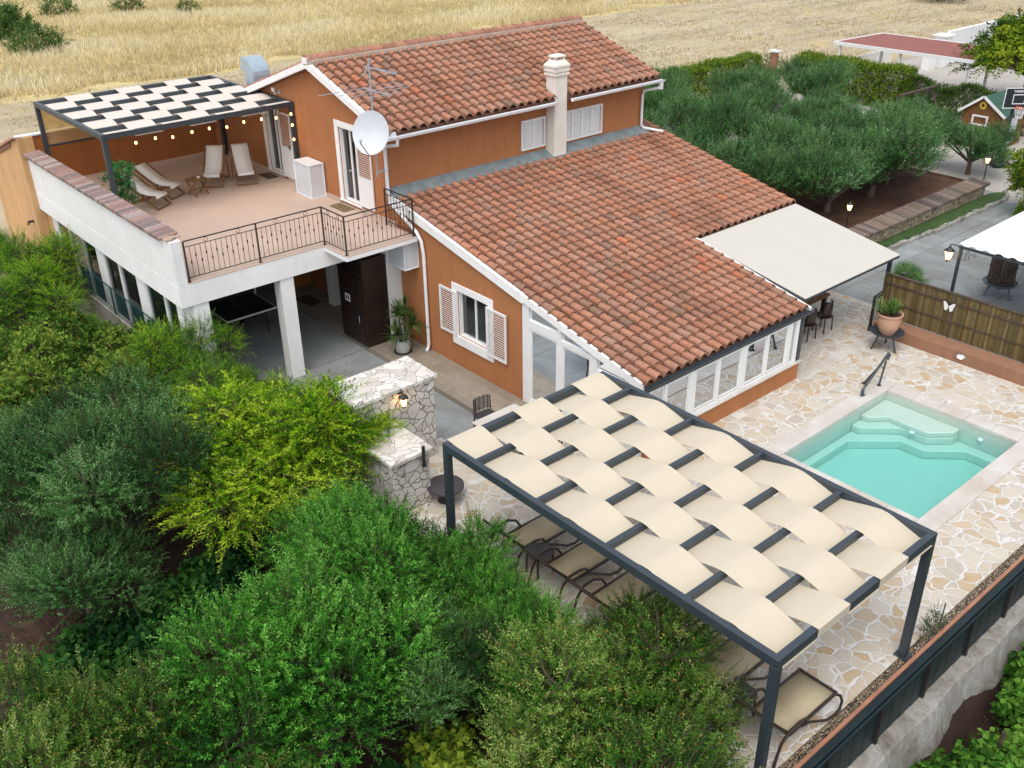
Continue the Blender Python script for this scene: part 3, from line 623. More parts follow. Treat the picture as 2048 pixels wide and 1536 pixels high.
for p,q in zip(P[:-1],P[1:]):
    L=math.dist(p,q); n=round(L/.128)
    for i in range(1,n):
        t=i/n; k=idx%2; idx+=1
        if pm[k] is None: o=protos[k].build('baluster','iron',rail); pm[k]=o
        else: o=pm[k].copy(); COL.objects.link(o)
        o.location=(p[0]+(q[0]-p[0])*t,p[1]+(q[1]-p[1])*t,0)
rg=MB()
for p,q in zip(P[:-1],P[1:]):
    for t in (.3,.75):
        c=Vector((p[0]+(q[0]-p[0])*t,p[1]+(q[1]-p[1])*t,zt-.055)); d=Vector((q[0]-p[0],q[1]-p[1],0)).normalized()
        rg.tube([c+d*.045*math.cos(a)+Vector((0,0,.05*math.sin(a))) for a in [i*math.pi/5 for i in range(10)]],.006,4,closed=True)
rg.build('ring_motif','iron',rail)
# ---------------------------------------------------------------- pergolas
def pergola(name,label,x0,x1,y0,y1,z0,zt,ns,nb,posts,fh,bh,pwid,smat,bmat='slate_metal',wrap=True,sag=.012,par_=0):
    r=thing(name,label,'pergola',(x0,y0,z0)); W=x1-x0; L=y1-y0; H=zt-z0; fw=pwid
    m=MB(); m.box(0,fw,0,L,H-fh,H); m.build('beam',bmat,r,bevel=.004)
    m=MB(); m.box(W-fw,W,0,L,H-fh,H); m.build('beam',bmat,r,bevel=.004)
    ys=[fw/2+(L-fw)*i/(nb-1) for i in range(nb)]
    for i,y in enumerate(ys):
        m=MB(); w_=fw if i in(0,nb-1) else fw*.75; hh=fh if i in(0,nb-1) else bh
        m.box(fw+.001,W-fw-.001,y-w_/2,y+w_/2,H-hh-(0 if i in(0,nb-1) else .006),H-(.001 if i in (0,nb-1) else .008)); m.build('crossbeam',bmat,r,bevel=.004)
    for px,py in posts:
        m=MB(); m.box(px,px+pwid*1.15,py,py+pwid*1.15,.012,H-fh-.001); m.box(px-.05,px+pwid*1.15+.05,py-.05,py+pwid*1.15+.05,0,.012); m.build('post',bmat,r,bevel=.004)
    iw=(W-2*fw)/ns
    for j in range(ns):
        a=fw+j*iw+.004; b2=a+iw-.008; pts=[]
        for i,y in enumerate(ys):
            k=nb-1-i   # count from the far end
            over=((k+1)+(j+1)+par_)%2==0; w_=(fw if i in (0,nb-1) else fw*.75)/2+.012; hh=fh if i in(0,nb-1) else bh
            z=H+.012 if over else H-hh-.022
            if i==0: pts+= [(y-w_,H-hh+.01),(y-w_,z)] if over and wrap else [(y-w_,z)]
            if i>0 and i<nb-1: pts.append((y-w_,z))
            if i==nb-1: pts.append((y-w_,z))
            if i<nb-1: pts.append((y+w_,z))
            if i==nb-1: pts+= [(y+w_,z)]+([(y+w_,H-hh+.01)] if over and wrap else [])
            if i<nb-1:
                yn=ys[i+1]; zn=(H+.012 if not over else H-bh-.022); wn=fw*.75/2+.012
                for t in (.15,.3,.5,.7,.85):
                    yy=y+w_+(yn-wn-y-w_)*t; s=t; zz=z+(zn-z)*s
                    hump=(1-abs(2*t-1))*.0+math.sin(math.pi*t)*(.0)
                    # convex towards the over beam, straight towards the under beam
                    q=(1-t) if over else t
                    zz+=sag*math.sin(math.pi*q)*(1.6*q)
                    pts.append((yy,zz))
        n=len(pts); m=MB(); vs=[]
        for X in (a,b2):
            for y,z in pts: vs.append((X,y,z))
        m.add(vs,[(i,n+i,n+i+1,i+1) for i in range(n-1)])
        m.build('shade_strip',smat,r,smooth=False,thick=.004)
    return r
pp_=.105
pergola('poolside_pergola','large dark steel pergola with woven cream fabric strips over the sun loungers',-4.98,-1.06,-15.49,-8.60,0,2.42,5,10,
  [(0,0),(3.92-.12,0),(0,6.89-.12),(3.92-.12,6.89-.12)],.15,.12,pp_,'shade_fabric',sag=.010)
tp=pergola('terrace_pergola','dark steel roof terrace pergola with white fabric strips and string lights',-5.34,-.02,4.41,9.49,2.962,5.34,7,8,
  [(0,0),(5.32-.12,0),(0,5.08-.12),(5.32-.12,4.6)],.13,.13,.10,'white_fabric',sag=.02,wrap=False,par_=1)
m=MB(); n=24
vs=[(.12+(5.08)*i/n,5.04+.02*math.sin(z*9),z) for z in (1.16,1.5,1.8,2.2) for i in range(n+1)]
m.add(vs,[(k*(n+1)+i,k*(n+1)+i+1,(k+1)*(n+1)+i+1,(k+1)*(n+1)+i) for k in range(3) for i in range(n)]); m.build('side_screen','amber_mesh',tp)
m=MB(); m.box(.12,5.2,5.0,5.06,1.10,1.16); m.build('screen_bar','slate_metal',tp)
sl_=thing('string_lights','string of warm glowing bulbs hanging under the front beam of the terrace pergola','string lights',(-4.6,4.38,5.1))
bx=[-4.54,-4.03,-3.58,-3.05,-2.57,-2.08,-1.58,-1.06,-.62]; pts=[(-.68,0,.12)]
for i,x in enumerate(bx):
    pts.append((x+4.6,0,.02+.03*math.sin(i*2.2)))
    if i<8: pts.append(((x+bx[i+1])/2+4.6,0,-.015+.02*math.sin(i)))
pts+=[(4.45,0,.1),(4.47,0,-.25),(4.46,0,-.85),(4.47,0,-1.3)]
m=MB(); m.tube(pts,.006,5); m.build('cord','rubber',sl_)
bm2=None
for i,(x,z) in enumerate([(x+4.6,-.05+.03*math.sin(i*2.2)) for i,x in enumerate(bx)]+[(4.44,-.05),(4.44,-.35),(4.44,-.75)]):
    if bm2 is None:
        k=MB(); k.lathe([(.004,-.045),(.026,-.03),(.03,-.005),(.02,.02),(.012,.035)],(0,0,0),10); o=k.build('bulb','bulb_glow',sl_,smooth=True); bm2=o
        k=MB(); k.lathe([(.013,.035),(.014,.07)],(0,0,0),8); so=k.build('socket','rubber',o)
    else:
        o=bm2.copy(); COL.objects.link(o); s2=so.copy(); COL.objects.link(s2); s2.parent=o
    o.location=(x,0,z-.02)
# ---------------------------------------------------------------- terrace furniture
def deckchair(label,loc,rz,ht=.86,dp=.52):
    r=thing('deck_chair',label,'deck chair',loc,rz,'wooden deck chairs on the roof terrace'); w=.28
    m=MB()
    for s in (-1,1): m.bar((s*w,-.52,.02),(s*w,dp,ht),.028,.045)
    m.bar((-w,-.52,.03),(w,-.52,.03),.035); m.bar((-w-.03,dp,ht),(w+.03,dp,ht),.035); m.build('back_frame','teak',r)
    m=MB(); v=w-.045
    for s in (-1,1): m.bar((s*v,-.46,.36),(s*v,.50,.02),.028,.045)
    m.bar((-v,-.46,.36),(v,-.46,.36),.035); m.bar((-v,.5,.03),(v,.5,.03),.035); m.build('seat_frame','teak',r)
    v=w+.03; ty=dp*.55; tz=ht*.62+.02
    for s in (-1,1): m=MB(); m.bar((s*v,ty,tz),(s*v,.40,.04),.022,.03); m.build('prop','teak',r)
    m=MB(); vs=[]; n=14; a=w-.05
    for X in (-a,a):
        for i in range(n+1):
            t=i/n; y=-.47+(dp+.47)*t; z=.375+(ht-.355)*t-.17*math.sin(math.pi*min(1,t*1.05))*(1-.25*t); vs.append((X,y,z))
        vs.append((X,-.5,.29))
    fs=[(i,i+1,n+2+i+1,n+2+i) for i in range(n)]+[(n+1,0,n+2,2*n+3)]
    m.add(vs,fs); m.build('sling','canvas',r,smooth=True,thick=.006); return r
TZ=2.963
deckchair('reclined white deck chair nearest the potted plant',(-4.05,5.72,TZ),math.atan2(.5,.86),.80,.62)
deckchair('reclined white deck chair between the plant side chair and the small table',(-3.38,6.32,TZ),math.atan2(.5,.86),.80,.62)
deckchair('upright white deck chair just behind the small folding table',(-1.72,6.42,TZ),-math.atan2(.6,.8),.95,.46)
deckchair('upright white deck chair closest to the terrace door',(-1.0,6.02,TZ),-math.atan2(.35,.94),.95,.46)
t=thing('folding_table','small folding wooden side table between the deck chairs','side table',(-2.60,5.72,TZ),R(12))
m=MB()
for i in range(7): m.box(-.24,.24,-.235+i*.068,-.235+i*.068+.058,.43,.45)
m.box(-.2,-.16,-.235,.235,.405,.429); m.box(.16,.2,-.235,.235,.405,.429); m.build('table_top','teak',t)
for s in (-1,1):
    m=MB(); m.bar((s*.2,-.2,.0),(s*.2,.2,.41),.03,.03); m.bar((s*.2-.0,.0+.2,.0),(s*.2+.02,-.2,.41),.03,.03); m.build('leg','teak',t)
m=MB(); m.bar((-.2,-.2,.1),(.2,-.2,.1),.02); m.bar((-.2,.2,.1),(.2,.2,.1),.02); m.build('stretcher','teak',t)
m=MB(); m.lathe([(.05,0),(.055,.03),(.045,.03),(.04,.01)],(0,0,0),14); tag(m.build('ashtray','white_paint'),'small white round ashtray on the folding table','ashtray').location=(-2.52,5.75,TZ+.452)
t=thing('cover_box','tall pale grey mesh cover box on the roof terrace against the wall','cover box',(-.5,3.10,TZ))
m=MB(); m.box(.02,.44,.02,.83,.03,.91); m.build('mesh_panel','cabinet_grey',t)
m=MB(); w,l,h,q=.46,.85,.94,.028
for x in (0,w-q):
    for y in (0,l-q): m.box(x,x+q,y,y+q,0,h)
for z in (0,h-q):
    for x in (0,w-q): m.box(x,x+q,q,l-q,z,z+q)
    for y in (0,l-q): m.box(q,w-q,y,y+q,z,z+q)
m.box(q,w-q,q,l-q,h-.02,h-.002); m.build('frame','white_metal',t,bevel=.003)
def mat_(loc,sx,sy,mt,label,rz=0):
    m=MB(); m.box(-sx/2,sx/2,-sy/2,sy/2,0,.014); o=tag(m.build('doormat',mt,bevel=.004),label,'doormat'); o.location=loc; o.rotation_euler[2]=rz; return o
mat_((-.28,5.98,TZ),.36,.62,'coir','brown doormat at the terrace door beside the white cover box')
o=mat_((-.27,1.95,TZ),.36,.74,'coir_light','worn straw coloured doormat at the terrace door under the satellite dish')
m=MB(); 
for i,x in enumerate((-.25,-.12,.02,.14,.25)): m.bar((-.08+.04*(i%2),x,.016),(.07,x+.05,.016),.012,.004)
m.build('pattern','coir',o)
mat_((-.75,3.55,-.128),.45,.75,'coir','dark doormat on the tiles inside the carport by the white column',.1)
# balcony AC box
t=thing('hanging_cover_box','white air conditioner cover box hanging under the balcony beside the downpipe','cover box',(-.44,-1.10,2.08))
m=MB(); m.box(.02,.42,.02,.78,.02,.72); m.build('mesh_panel','cabinet_grey',t); m=MB(); w,l,h,q=.44,.80,.74,.025
for x in (0,w-q):
    for y in (0,l-q): m.box(x,x+q,y,y+q,0,h)
for z in (0,h-q):
    for x in (0,w-q): m.box(x,x+q,q,l-q,z,z+q)
    for y in (0,l-q): m.box(q,w-q,y,y+q,z,z+q)
m.build('frame','white_metal',t,bevel=.003)
# ping pong
t=thing('table_tennis_table','dark green folding table tennis table in the shade of the carport','table tennis table',(-3.75,2.5,-.27))
m=MB(); m.box(0,1.46,0,2.7,.735,.755); m.build('table_top','tt_green',t)
m=MB(); z=.7565
for a in ((0,.018,0,2.7),(1.442,1.46,0,2.7),(.018,1.442,0,.018),(.018,1.442,2.682,2.7),(.727,.733,.018,2.682)): m.box(*a,z-.001,z+.001)
for a in ((-.004,0,0,2.7),(1.46,1.464,0,2.7)): m.box(*a,.715,z)
m.box(0,1.464,-.006,-.0005,.715,z); m.build('line','white_paint',t)
m=MB(); m.box(-.08,1.54,1.345,1.350,.765,.905); nt_=m.build('net','rubber',t); m=MB(); m.box(-.08,1.54,1.34,1.355,.905,.92); m.build('tape','white_paint',nt_)
m=MB(); m.box(1.5,1.54,1.31,1.38,.70,.93); m.build('net_post','white_metal',t)
for x,y in ((.2,.25),(1.26,.25),(.2,2.45),(1.26,2.45)): m=MB(); m.bar((x,y,0),(x,y+.02,.735),.03); m.build('leg','iron',t)
m=MB(); m.bar((.2,.26,.35),(1.26,.26,.35),.02); m.bar((1.26,.25,.5),(1.26,1.2,.1),.02); m.bar((.2,.25,.5),(.2,1.2,.1),.02)
m.lathe([(.07,-.02),(.07,.02)],(.9,1.15,.08),12); m.build('undercarriage','iron',t)
# ---------------------------------------------------------------- loungers
def lounger():
    r=thing('sun_lounger','','sun lounger',(0,0,0),0,'sun loungers in a row under the poolside pergola')
    m=MB(); vs=[]; n=6
    prof=[(-.03,.335),(-.3,.35),(-.6,.348),(-.9,.335),(-1.15,.335)]
    for Y in (-.29,.29):
        for x,z in prof: vs.append((x,Y,z))
    k=len(prof); m.add(vs,[(i,i+1,k+i+1,k+i) for i in range(k-1)]); m.build('seat','tan_mesh',r,smooth=True,thick=.01)
    m=MB(); vs=[]; pb=[(-1.17,.345),(-1.33,.50),(-1.52,.72),(-1.68,.93)]; k=len(pb)
    for Y in (-.28,.28):
        for x,z in pb: vs.append((x,Y,z))
    m.add(vs,[(i,i+1,k+i+1,k+i) for i in range(k-1)]); m.build('backrest','tan_mesh',r,smooth=True,thick=.01)
    m=MB()
    for s in (-1,1):
        m.bar((-.02,s*.315,.345),(-1.18,s*.315,.34),.04,.05)
        m.bar((-1.16,s*.30,.35),(-1.70,s*.30,.96),.04,.04)
    m.bar((.0,-.33,.34),(.0,.33,.34),.045,.05); m.bar((-1.17,-.3,.33),(-1.17,.3,.33),.04); m.bar((-1.70,-.31,.96),(-1.70,.31,.96),.045); m.build('frame','bronze_plastic',r,bevel=.008)
    for s in (-1,1):
        m=MB(); m.tube([(-.03,s*.32,.34),(.05,s*.36,.29),(.08,s*.39,.18),(.03,s*.40,.06),(-.10,s*.40,.025),(-.30,s*.39,.06),(-.50,s*.37,.17),(-.72,s*.345,.29),(-.9,s*.33,.33)],[.022]*9,8); m.build('leg','bronze_plastic',r,smooth=True)
        m=MB(); m.tube([(-.78,s*.33,.33),(-.88,s*.37,.50),(-1.05,s*.39,.57),(-1.30,s*.385,.56),(-1.44,s*.37,.42),(-1.52,s*.37,.2),(-1.56,s*.37,.02)],[.022,.024,.028,.026,.022,.022,.024],8); m.build('armrest','bronze_plastic',r,smooth=True)
    return r
L0=lounger(); LY=[-9.52,-10.62,-11.72,-12.82,-13.92,-15.02]
LL=['sun lounger at the end of the row nearest the stone wall','second sun lounger from the stone wall, next to the first small brown table','third sun lounger from the stone wall, half hidden by olive branches','fourth sun lounger from the stone wall, mostly under the pergola fabric','second to last sun lounger, beside the brown side table near the corner post','sun lounger nearest the green fence beside the pergola corner post']
for i,y in enumerate(LY):
    if i==0: L0.location=(-2.93,y,0); L0['label']=LL[0]
    else: dup(L0,(-2.93,y,0),0,LL[i])
def side_tab(loc,label):
    t=thing('side_table',label,'side table',loc,0,'small brown tables between the sun loungers')
    m=MB(); m.prism([(.2,-.16),(.24,-.1),(.24,.1),(.2,.16),(.1,.22),(-.1,.22),(-.2,.16),(-.24,.1),(-.24,-.1),(-.2,-.16),(-.1,-.22),(.1,-.22)],.03,T((0,0,.44))); m.build('table_top','grey_plastic',t,bevel=.006)
    for x in (-.17,.17):
        for y in (-.14,.14): m=MB(); m.bar((x*1.1,y*1.1,0),(x,y,.44),.03); m.build('leg','grey_plastic',t)
    return t
s0=side_tab((-4.05,-10.07,0),'grey brown side table between the two loungers nearest the stone wall')
dup(s0,(-4.1,-14.47,0),0,'grey brown side table between the last two loungers by the corner post')
# ---------------------------------------------------------------- dining under the pergola end
t=thing('bar_table','pale topped dining table with dark legs at the far end of the poolside pergola','table',(-2.46,-7.75,0))
m=MB(); m.box(0,1.2,0,1.55,.72,.75); m.build('table_top','coping',t,bevel=.004)
for x in (.05,1.09):
    for y in (.05,1.44): m=MB(); m.box(x,x+.06,y,y+.06,0,.72); m.build('leg','iron',t)
m=MB(); m.box(.05,1.15,.05,.09,.66,.719); m.box(.05,1.15,1.46,1.5,.66,.719); m.build('apron','iron',t)
def wchair(label,loc,rz,grp='woven grey chairs around the table under the pergola'):
    r=thing('woven_chair',label,'chair',loc,rz,grp)
    m=MB(); m.prism([(-.22,-.2),(.22,-.2),(.24,.15),(.18,.22),(-.18,.22),(-.24,.15)],.03,T((0,0,.43))); m.build('seat','grey_plastic',r)
    m=MB(); 
    for i in range(9):
        z=.50+i*.038; k=1-.012*i*i*.12
        pts=[(.24*k*math.cos(a),.20+.10*math.sin(a)*k-.04,z+.008*math.sin(3*a)) for a in [R(d) for d in range(-10,191,20)]]
        m.tube(pts,.011,5)
    for d in (0,30,60,90,120,150,180): a=R(d); m.bar((.235*math.cos(a),.16+.1*math.sin(a),.45),(.225*math.cos(a),.17+.1*math.sin(a),.83),.014)
    m.build('backrest','grey_plastic',r)
    for x in (-.2,.2):
        for y in (-.18,.18): m=MB(); m.bar((x*1.15,y*1.2,0),(x,y,.43),.025); m.build('leg','grey_plastic',r)
    return r
c0=wchair('woven grey chair at the free end of the table beside the tile path',(-1.72,-5.80,.0),0)
dup(c0,(-2.62,-6.75,0),R(90),'woven grey chair on the olive tree side of the table under the pergola')
dup(c0,(-1.02,-7.0,0),R(-90),'woven grey chair on the sunroom side of the table under the pergola')
# round dark table
t=thing('round_stone_table','low round dark stone table at the foot of the pergola post','table',(-3.95,-7.2,0))
m=MB(); m.lathe([(.33,.30),(.37,.32),(.37,.36),(.34,.375)],(0,0,0),28); m.build('table_top','grey_plastic',t,smooth=True); m=MB(); m.lathe([(.17,0),(.12,.1),(.12,.3)],(0,0,0),16); m.build('base','iron',t)
# ---------------------------------------------------------------- stone walls by the yard
def wall_stone(name,label,x0,x1,y0,y1,z0,z1,capt=.09,ov=.06,jit=0):
    r=thing(name,label,'stone wall',(x0,y0,z0))
    m=MB(); W=x1-x0; L=y1-y0; H=z1-z0-capt; m.box(0,W,0,L,0,H); m.build('masonry','rubble',r,bevel=.02)
    m=MB(); n=9; edge=[]
    def side(p,q):
        for i in range(n):
            t=i/n; edge.append((p[0]+(q[0]-p[0])*t+random.uniform(-.012,.012),p[1]+(q[1]-p[1])*t+random.uniform(-.012,.012)))
    a=(-ov,-ov);b2=(W+ov,-ov);c=(W+ov,L+ov);d=(-ov,L+ov); side(a,b2);side(b2,c);side(c,d);side(d,a)
    m.prism(edge,capt,T((0,0,H+.001))); m.build('cap','rubble_cap',r,bevel=.012); return r
wall_stone('stone_wall','tall white rubble stone wall with a rough stone cap and a lit lantern',-4.95,-3.05,-5.75,-4.78,-.3,1.95)
wall_stone('low_stone_wall','lower white rubble stone wall running out from below the wall lantern',-5.05,-4.18,-7.05,-5.76,-.3,1.27)
m=MB(); m.tube([(0,0,0),(0,0,.42)],.035,8); m.lathe([(.05,-.02),(.05,.02)],(0,0,0),10); o=tag(m.build('drain_pipe','iron'),'short dark upright pipe at the front edge of the lower stone wall','pipe'); o.location=(-4.38,-7.14,.98)
def lantern(name,label,loc,rz=0,wall=False,parent=None,s=1.):
    r=thing(name,label,'lantern',loc,rz)
    m=MB(); m.lathe([(.045*s,-.11*s),(.085*s,.07*s)],(0,0,0),6); m.build('glass','lantern_glow',r)
    m=MB(); m.lathe([(.115*s,.075*s),(.10*s,.095*s),(.03*s,.15*s),(.012*s,.19*s)],(0,0,0),6); m.lathe([(.02*s,-.16*s),(.05*s,-.125*s),(.05*s,-.111*s)],(0,0,0),6)
    for i in range(6):
        a=2*math.pi*i/6; m.bar((.047*s*math.cos(a),.047*s*math.sin(a),-.11*s),(.088*s*math.cos(a),.088*s*math.sin(a),.07*s),.010*s)
    m.build('cage','iron',r)
    if wall:
        m=MB(); m.tube([(0,0,.18*s),(0,.02,.22*s),(0,.08,.22*s),(0,.13,.17*s)],.012,6); m.lathe([(.0,0),(.05,.0),(.05,.03)],(0,.12,.13),10); m.build('bracket','iron',r)
    return r
lantern('wall_lantern','small black lit wall lantern on the tall white stone wall',(-3.93,-5.90,1.70),0,True)
def lamp_post(label,loc,h):
    r=lantern('garden_lamp',label,(loc[0],loc[1],loc[2]+h))
    m=MB(); m.tube([(0,0,-h),(0,0,-h+.04),(0,0,-.15)],[.06,.022,.018],8); m.build('post','iron',r); return r
lamp_post('lit garden lamp beside the awning corner under the olive trees',(14.5,-4.45,.45),.75)
lamp_post('lit garden lamp at the far end of the tiled retaining wall',(22.35,-5.12,.62),.72)
# ---------------------------------------------------------------- awning and dining behind it
t=thing('shade_canopy','flat cream fabric canopy on dark posts filling the corner of the lower roof','canopy',(5.68,-8.66,0))
za=lambda y: 1.93+(2.53-1.93)*(y+8.66)/3.35
m=MB(); m.hexa([(0.05,0,za(-8.66)),(4.28,0,za(-8.66)),(4.28,3.30,za(-5.36)),(.05,3.30,za(-5.36)),(.05,0,za(-8.66)+.03),(4.28,0,za(-8.66)+.03),(4.28,3.30,za(-5.36)+.03),(.05,3.30,za(-5.36)+.03)]); m.build('fabric','canopy_fabric',t,bevel=.01)
m=MB(); m.bar((.04,.03,za(-8.66)-.03),(4.28,.03,za(-8.66)-.03),.05,.06); m.bar((4.25,.06,za(-8.6)-.035),(4.25,3.3,za(-5.36)-.035),.05,.06); m.bar((.07,.06,za(-8.6)-.035),(.07,3.3,za(-5.36)-.035),.05,.06); m.build('frame','slate_metal',t)
for x in (4.02,): m=MB(); m.box(x,x+.09,.08,.17,0,za(-8.6)-.06); m.build('post','slate_metal',t)
t=thing('dining_table','rustic wooden dining table with dark legs under the canopy','table',(7.0,-7.42,0))
m=MB(); m.box(0,1.98,0,.95,.68,.74); m.build('table_top','play_brown',t,bevel=.005)
for x in (.05,1.83):
    for y in (.05,.80): m=MB(); m.box(x,x+.1,y,y+.1,0,.68); m.build('leg','dark_wood',t)
def mchair(label,loc,rz):
    r=thing('dining_chair',label,'chair',loc,rz,'dark chairs around the dining table under the canopy')
    m=MB(); m.lathe([(.21,.43),(.22,.46)],(0,0,0),16); m.build('seat','bronze_plastic',r)
    m=MB(); vs=[]; n=8
    for k,(z,w) in enumerate(((.45,.20),(.6,.22),(.75,.20),(.88,.13))):
        for i in range(n+1): a=R(20+140*i/n); vs.append((w*math.cos(a)*1.05,-.02+.2*math.sin(a)+.05*(z-.45),z))
    m.add(vs,[(k*(n+1)+i,k*(n+1)+i+1,(k+1)*(n+1)+i+1,(k+1)*(n+1)+i) for k in range(3) for i in range(n)]); m.build('backrest','bronze_plastic',r,smooth=True,thick=.015)
    for x in (-.17,.17):
        for y in (-.15,.15): m=MB(); m.bar((x*1.1,y*1.15,0),(x,y,.43),.025); m.build('leg','bronze_plastic',r)
    return r
c0=mchair('dark chair at the corner of the dining table nearest the pool handrail',(8.25,-7.75,0),R(180))
dup(c0,(7.5,-7.75,0),R(180),'dark chair pushed to the dining table behind the sunroom corner')
t=thing('sunroom_table','small dark table inside the glazed sunroom','table',(3.4,-7.9,.02))
m=MB(); m.lathe([(.42,.70),(.42,.73)],(0,0,0),24); m.build('table_top','dark_wood',t)
for i in range(3): a=2.1*i+.4; m=MB(); m.bar((.3*math.cos(a),.3*math.sin(a),0),(.05*math.cos(a),.05*math.sin(a),.7),.035); m.build('leg','dark_wood',t)
# ---------------------------------------------------------------- east boundary: low wall + plank fence
lw=MB(); lw.box(9.1,9.58,-20,-8.70,-.2,.33); tag(lw.build('low_garden_wall','stucco_low',None,bevel=.012),'low terracotta rendered wall below the plank fence on the far side of the pool','wall')
fe=thing('plank_fence','weathered olive brown wooden plank fence on top of the low terracotta wall','fence',(9.6,-8.5,.33))
def planks(mb,n,w,h,y0,x=0,cols=None):
    y=y0
    for i in range(n):
        mb.col=shade(random.choice(cols),.22); dx=random.uniform(-.006,.006); hh=h+random.uniform(-.006,.004)
        mb.box(x+dx,x+dx+.016,y-w+.004,y,.01,hh); y-=w
fc=[(.13,.092,.034),(.17,.12,.045),(.10,.075,.03),(.20,.15,.07),(.12,.10,.045)]
for k in range(5):
    m=MB(); planks(m,34,.056,1.17,-.05-k*1.96,0,fc); m.build('plank_panel','planks',fe)
    m=MB(); m.box(-.03,.0,-.05-k*1.96-1.9,-.05-k*1.96,.92,.96); m.box(-.025,-.001,-.05-k*1.96-1.9,-.05-k*1.96,.42,.45); m.box(-.03,.05,-.05-k*1.96-1.9,-.05-k*1.96,1.172,1.20); m.build('rail','old_wood',fe)
    m=MB(); m.box(-.03,.05,-.05-k*1.96-1.96,-.05-k*1.96-1.905,0,1.21); m.build('post','old_wood',fe)
t=thing('iron_gate','small black iron gate folded against the end of the low wall','gate',(9.05,-8.62,.0))
m=MB()
for z in (.06,.92,1.0): m.bar((0,0,z),(.52,.06,z),.03)
for i in range(6): m.tube([(.0+i*.10,.012*i,.06),(.0+i*.10,.012*i,.92)],.009,5)
m.bar((.10,.02,0),(.10,.02,1.0),.05); m.build('bars','iron',t)
t=thing('butterfly_ornament','white metal butterfly ornament fixed to the plank fence','ornament',(9.56,-10.37,1.17),0)
for s in (-1,1):
    m=MB(); M_=T((0,0,0),R(-90 if 0 else 0)); poly=[(0,0),(.10,.10),(.16,.09),(.13,.0),(.11,-.10),(.05,-.14),(.01,-.05)]
    m.prism([(s*a,b2) for a,b2 in (poly if s>0 else poly[::-1])],.006,Matrix(((0,0,-1,0),(1,0,0,0),(0,1,0,0),(0,0,0,1)))); m.build('wing','white_paint',t)
m=MB(); m.tube([(-.01,0,-.08),(-.015,0,.06)],.008,6); m.build('body','iron',t)
t=thing('bulkhead_light','oval lit bulkhead light on the low terracotta wall','wall light',(9.1,-11.13,.20))
m=MB(); m.lathe([(.10,0),(.10,.03),(.08,.05)],(0,0,0),18); m.v=[(-z,x*1.15,y*.6) for x,y,z in m.v]; m.build('rim','galvanised',t); m=MB(); m.lathe([(.06,.04),(.055,.062),(.03,.07)],(0,0,0),16); m.v=[(-z,x*1.2,y*.6-.012) for x,y,z in m.v]; m.build('diffuser','bulkhead_glow',t)
# pot stand
t=thing('pot_stand','round dark metal fire bowl on three legs carrying the terracotta pot','stand',(8.50,-9.42,0))
m=MB(); m.lathe([(.0,.40),(.22,.40),(.40,.46),(.43,.49),(.41,.49),(.22,.43),(0,.43)],(0,0,0),32,cap=False); m.build('bowl','slate_metal',t,smooth=True)
for a in (.4,2.5,4.6): m=MB(); m.tube([(.2*math.cos(a),.2*math.sin(a),.42),(.26*math.cos(a),.26*math.sin(a),.2),(.34*math.cos(a),.34*math.sin(a),.0)],[.03,.022,.03],6); m.build('leg','slate_metal',t)
t=thing('terracotta_pot','large terracotta pot of spiky green plants standing on the dark metal bowl','plant pot',(8.50,-9.42,.432))
m=MB(); m.lathe([(0,0),(.17,0),(.22,.08),(.27,.22),(.295,.40),(.28,.47),(.285,.50),(.32,.52),(.32,.56),(.285,.56),(.27,.50),(0,.50)],(0,0,0),32,cap=False); m.build('pot','terracotta_pot',t,smooth=True)
m=MB()
for i in range(26): a=i*2*math.pi/26; m.lathe([(.0,-.012),(.014,0),(.0,.012)],(.292*math.cos(a),.292*math.sin(a),.40+.02*math.cos(a*5)),5)
m.build('garland','terracotta_pot',t)
m=MB(); m.lathe([(0,.505),(.268,.505)],(0,0,0),20,cap=False); m.build('soil','red_soil',t)
def blades(mb,c,n,L,w,elev,cols,droop=.5,seg=4):
    for i in range(n):
        a=random.uniform(0,2*math.pi); e=R(random.uniform(*elev)); l=L*random.uniform(.65,1.1); mb.col=shade(random.choice(cols),.2); d=Vector((math.cos(a),math.sin(a),0)); sd=Vector((-d.y,d.x,0)); vs=[]
        for k in range(seg+1):
            t=k/seg; r_=l*t*math.cos(e); z=l*t*math.sin(e)-droop*l*t*t*math.cos(e)*.6; ww=w*(1-t**2)*.5+.001
            p=Vector(c)+d*r_+Vector((0,0,z)); vs+= [tuple(p-sd*ww),tuple(p+sd*ww)]
        mb.add(vs,[(2*k,2*k+1,2*k+3,2*k+2) for k in range(seg)])
GA=[(.05,.14,.03),(.08,.19,.04),(.12,.24,.06),(.16,.26,.08)]
m=MB(); 
for i in range(9): blades(m,(random.uniform(-.17,.17),random.uniform(-.17,.17),.51),20,.52,.030,(30,85),[(.06,.17,.03),(.10,.25,.04),(.16,.32,.06),(.22,.34,.10),(.35,.28,.15)],.35)
m.build('leaves','leaf',t)
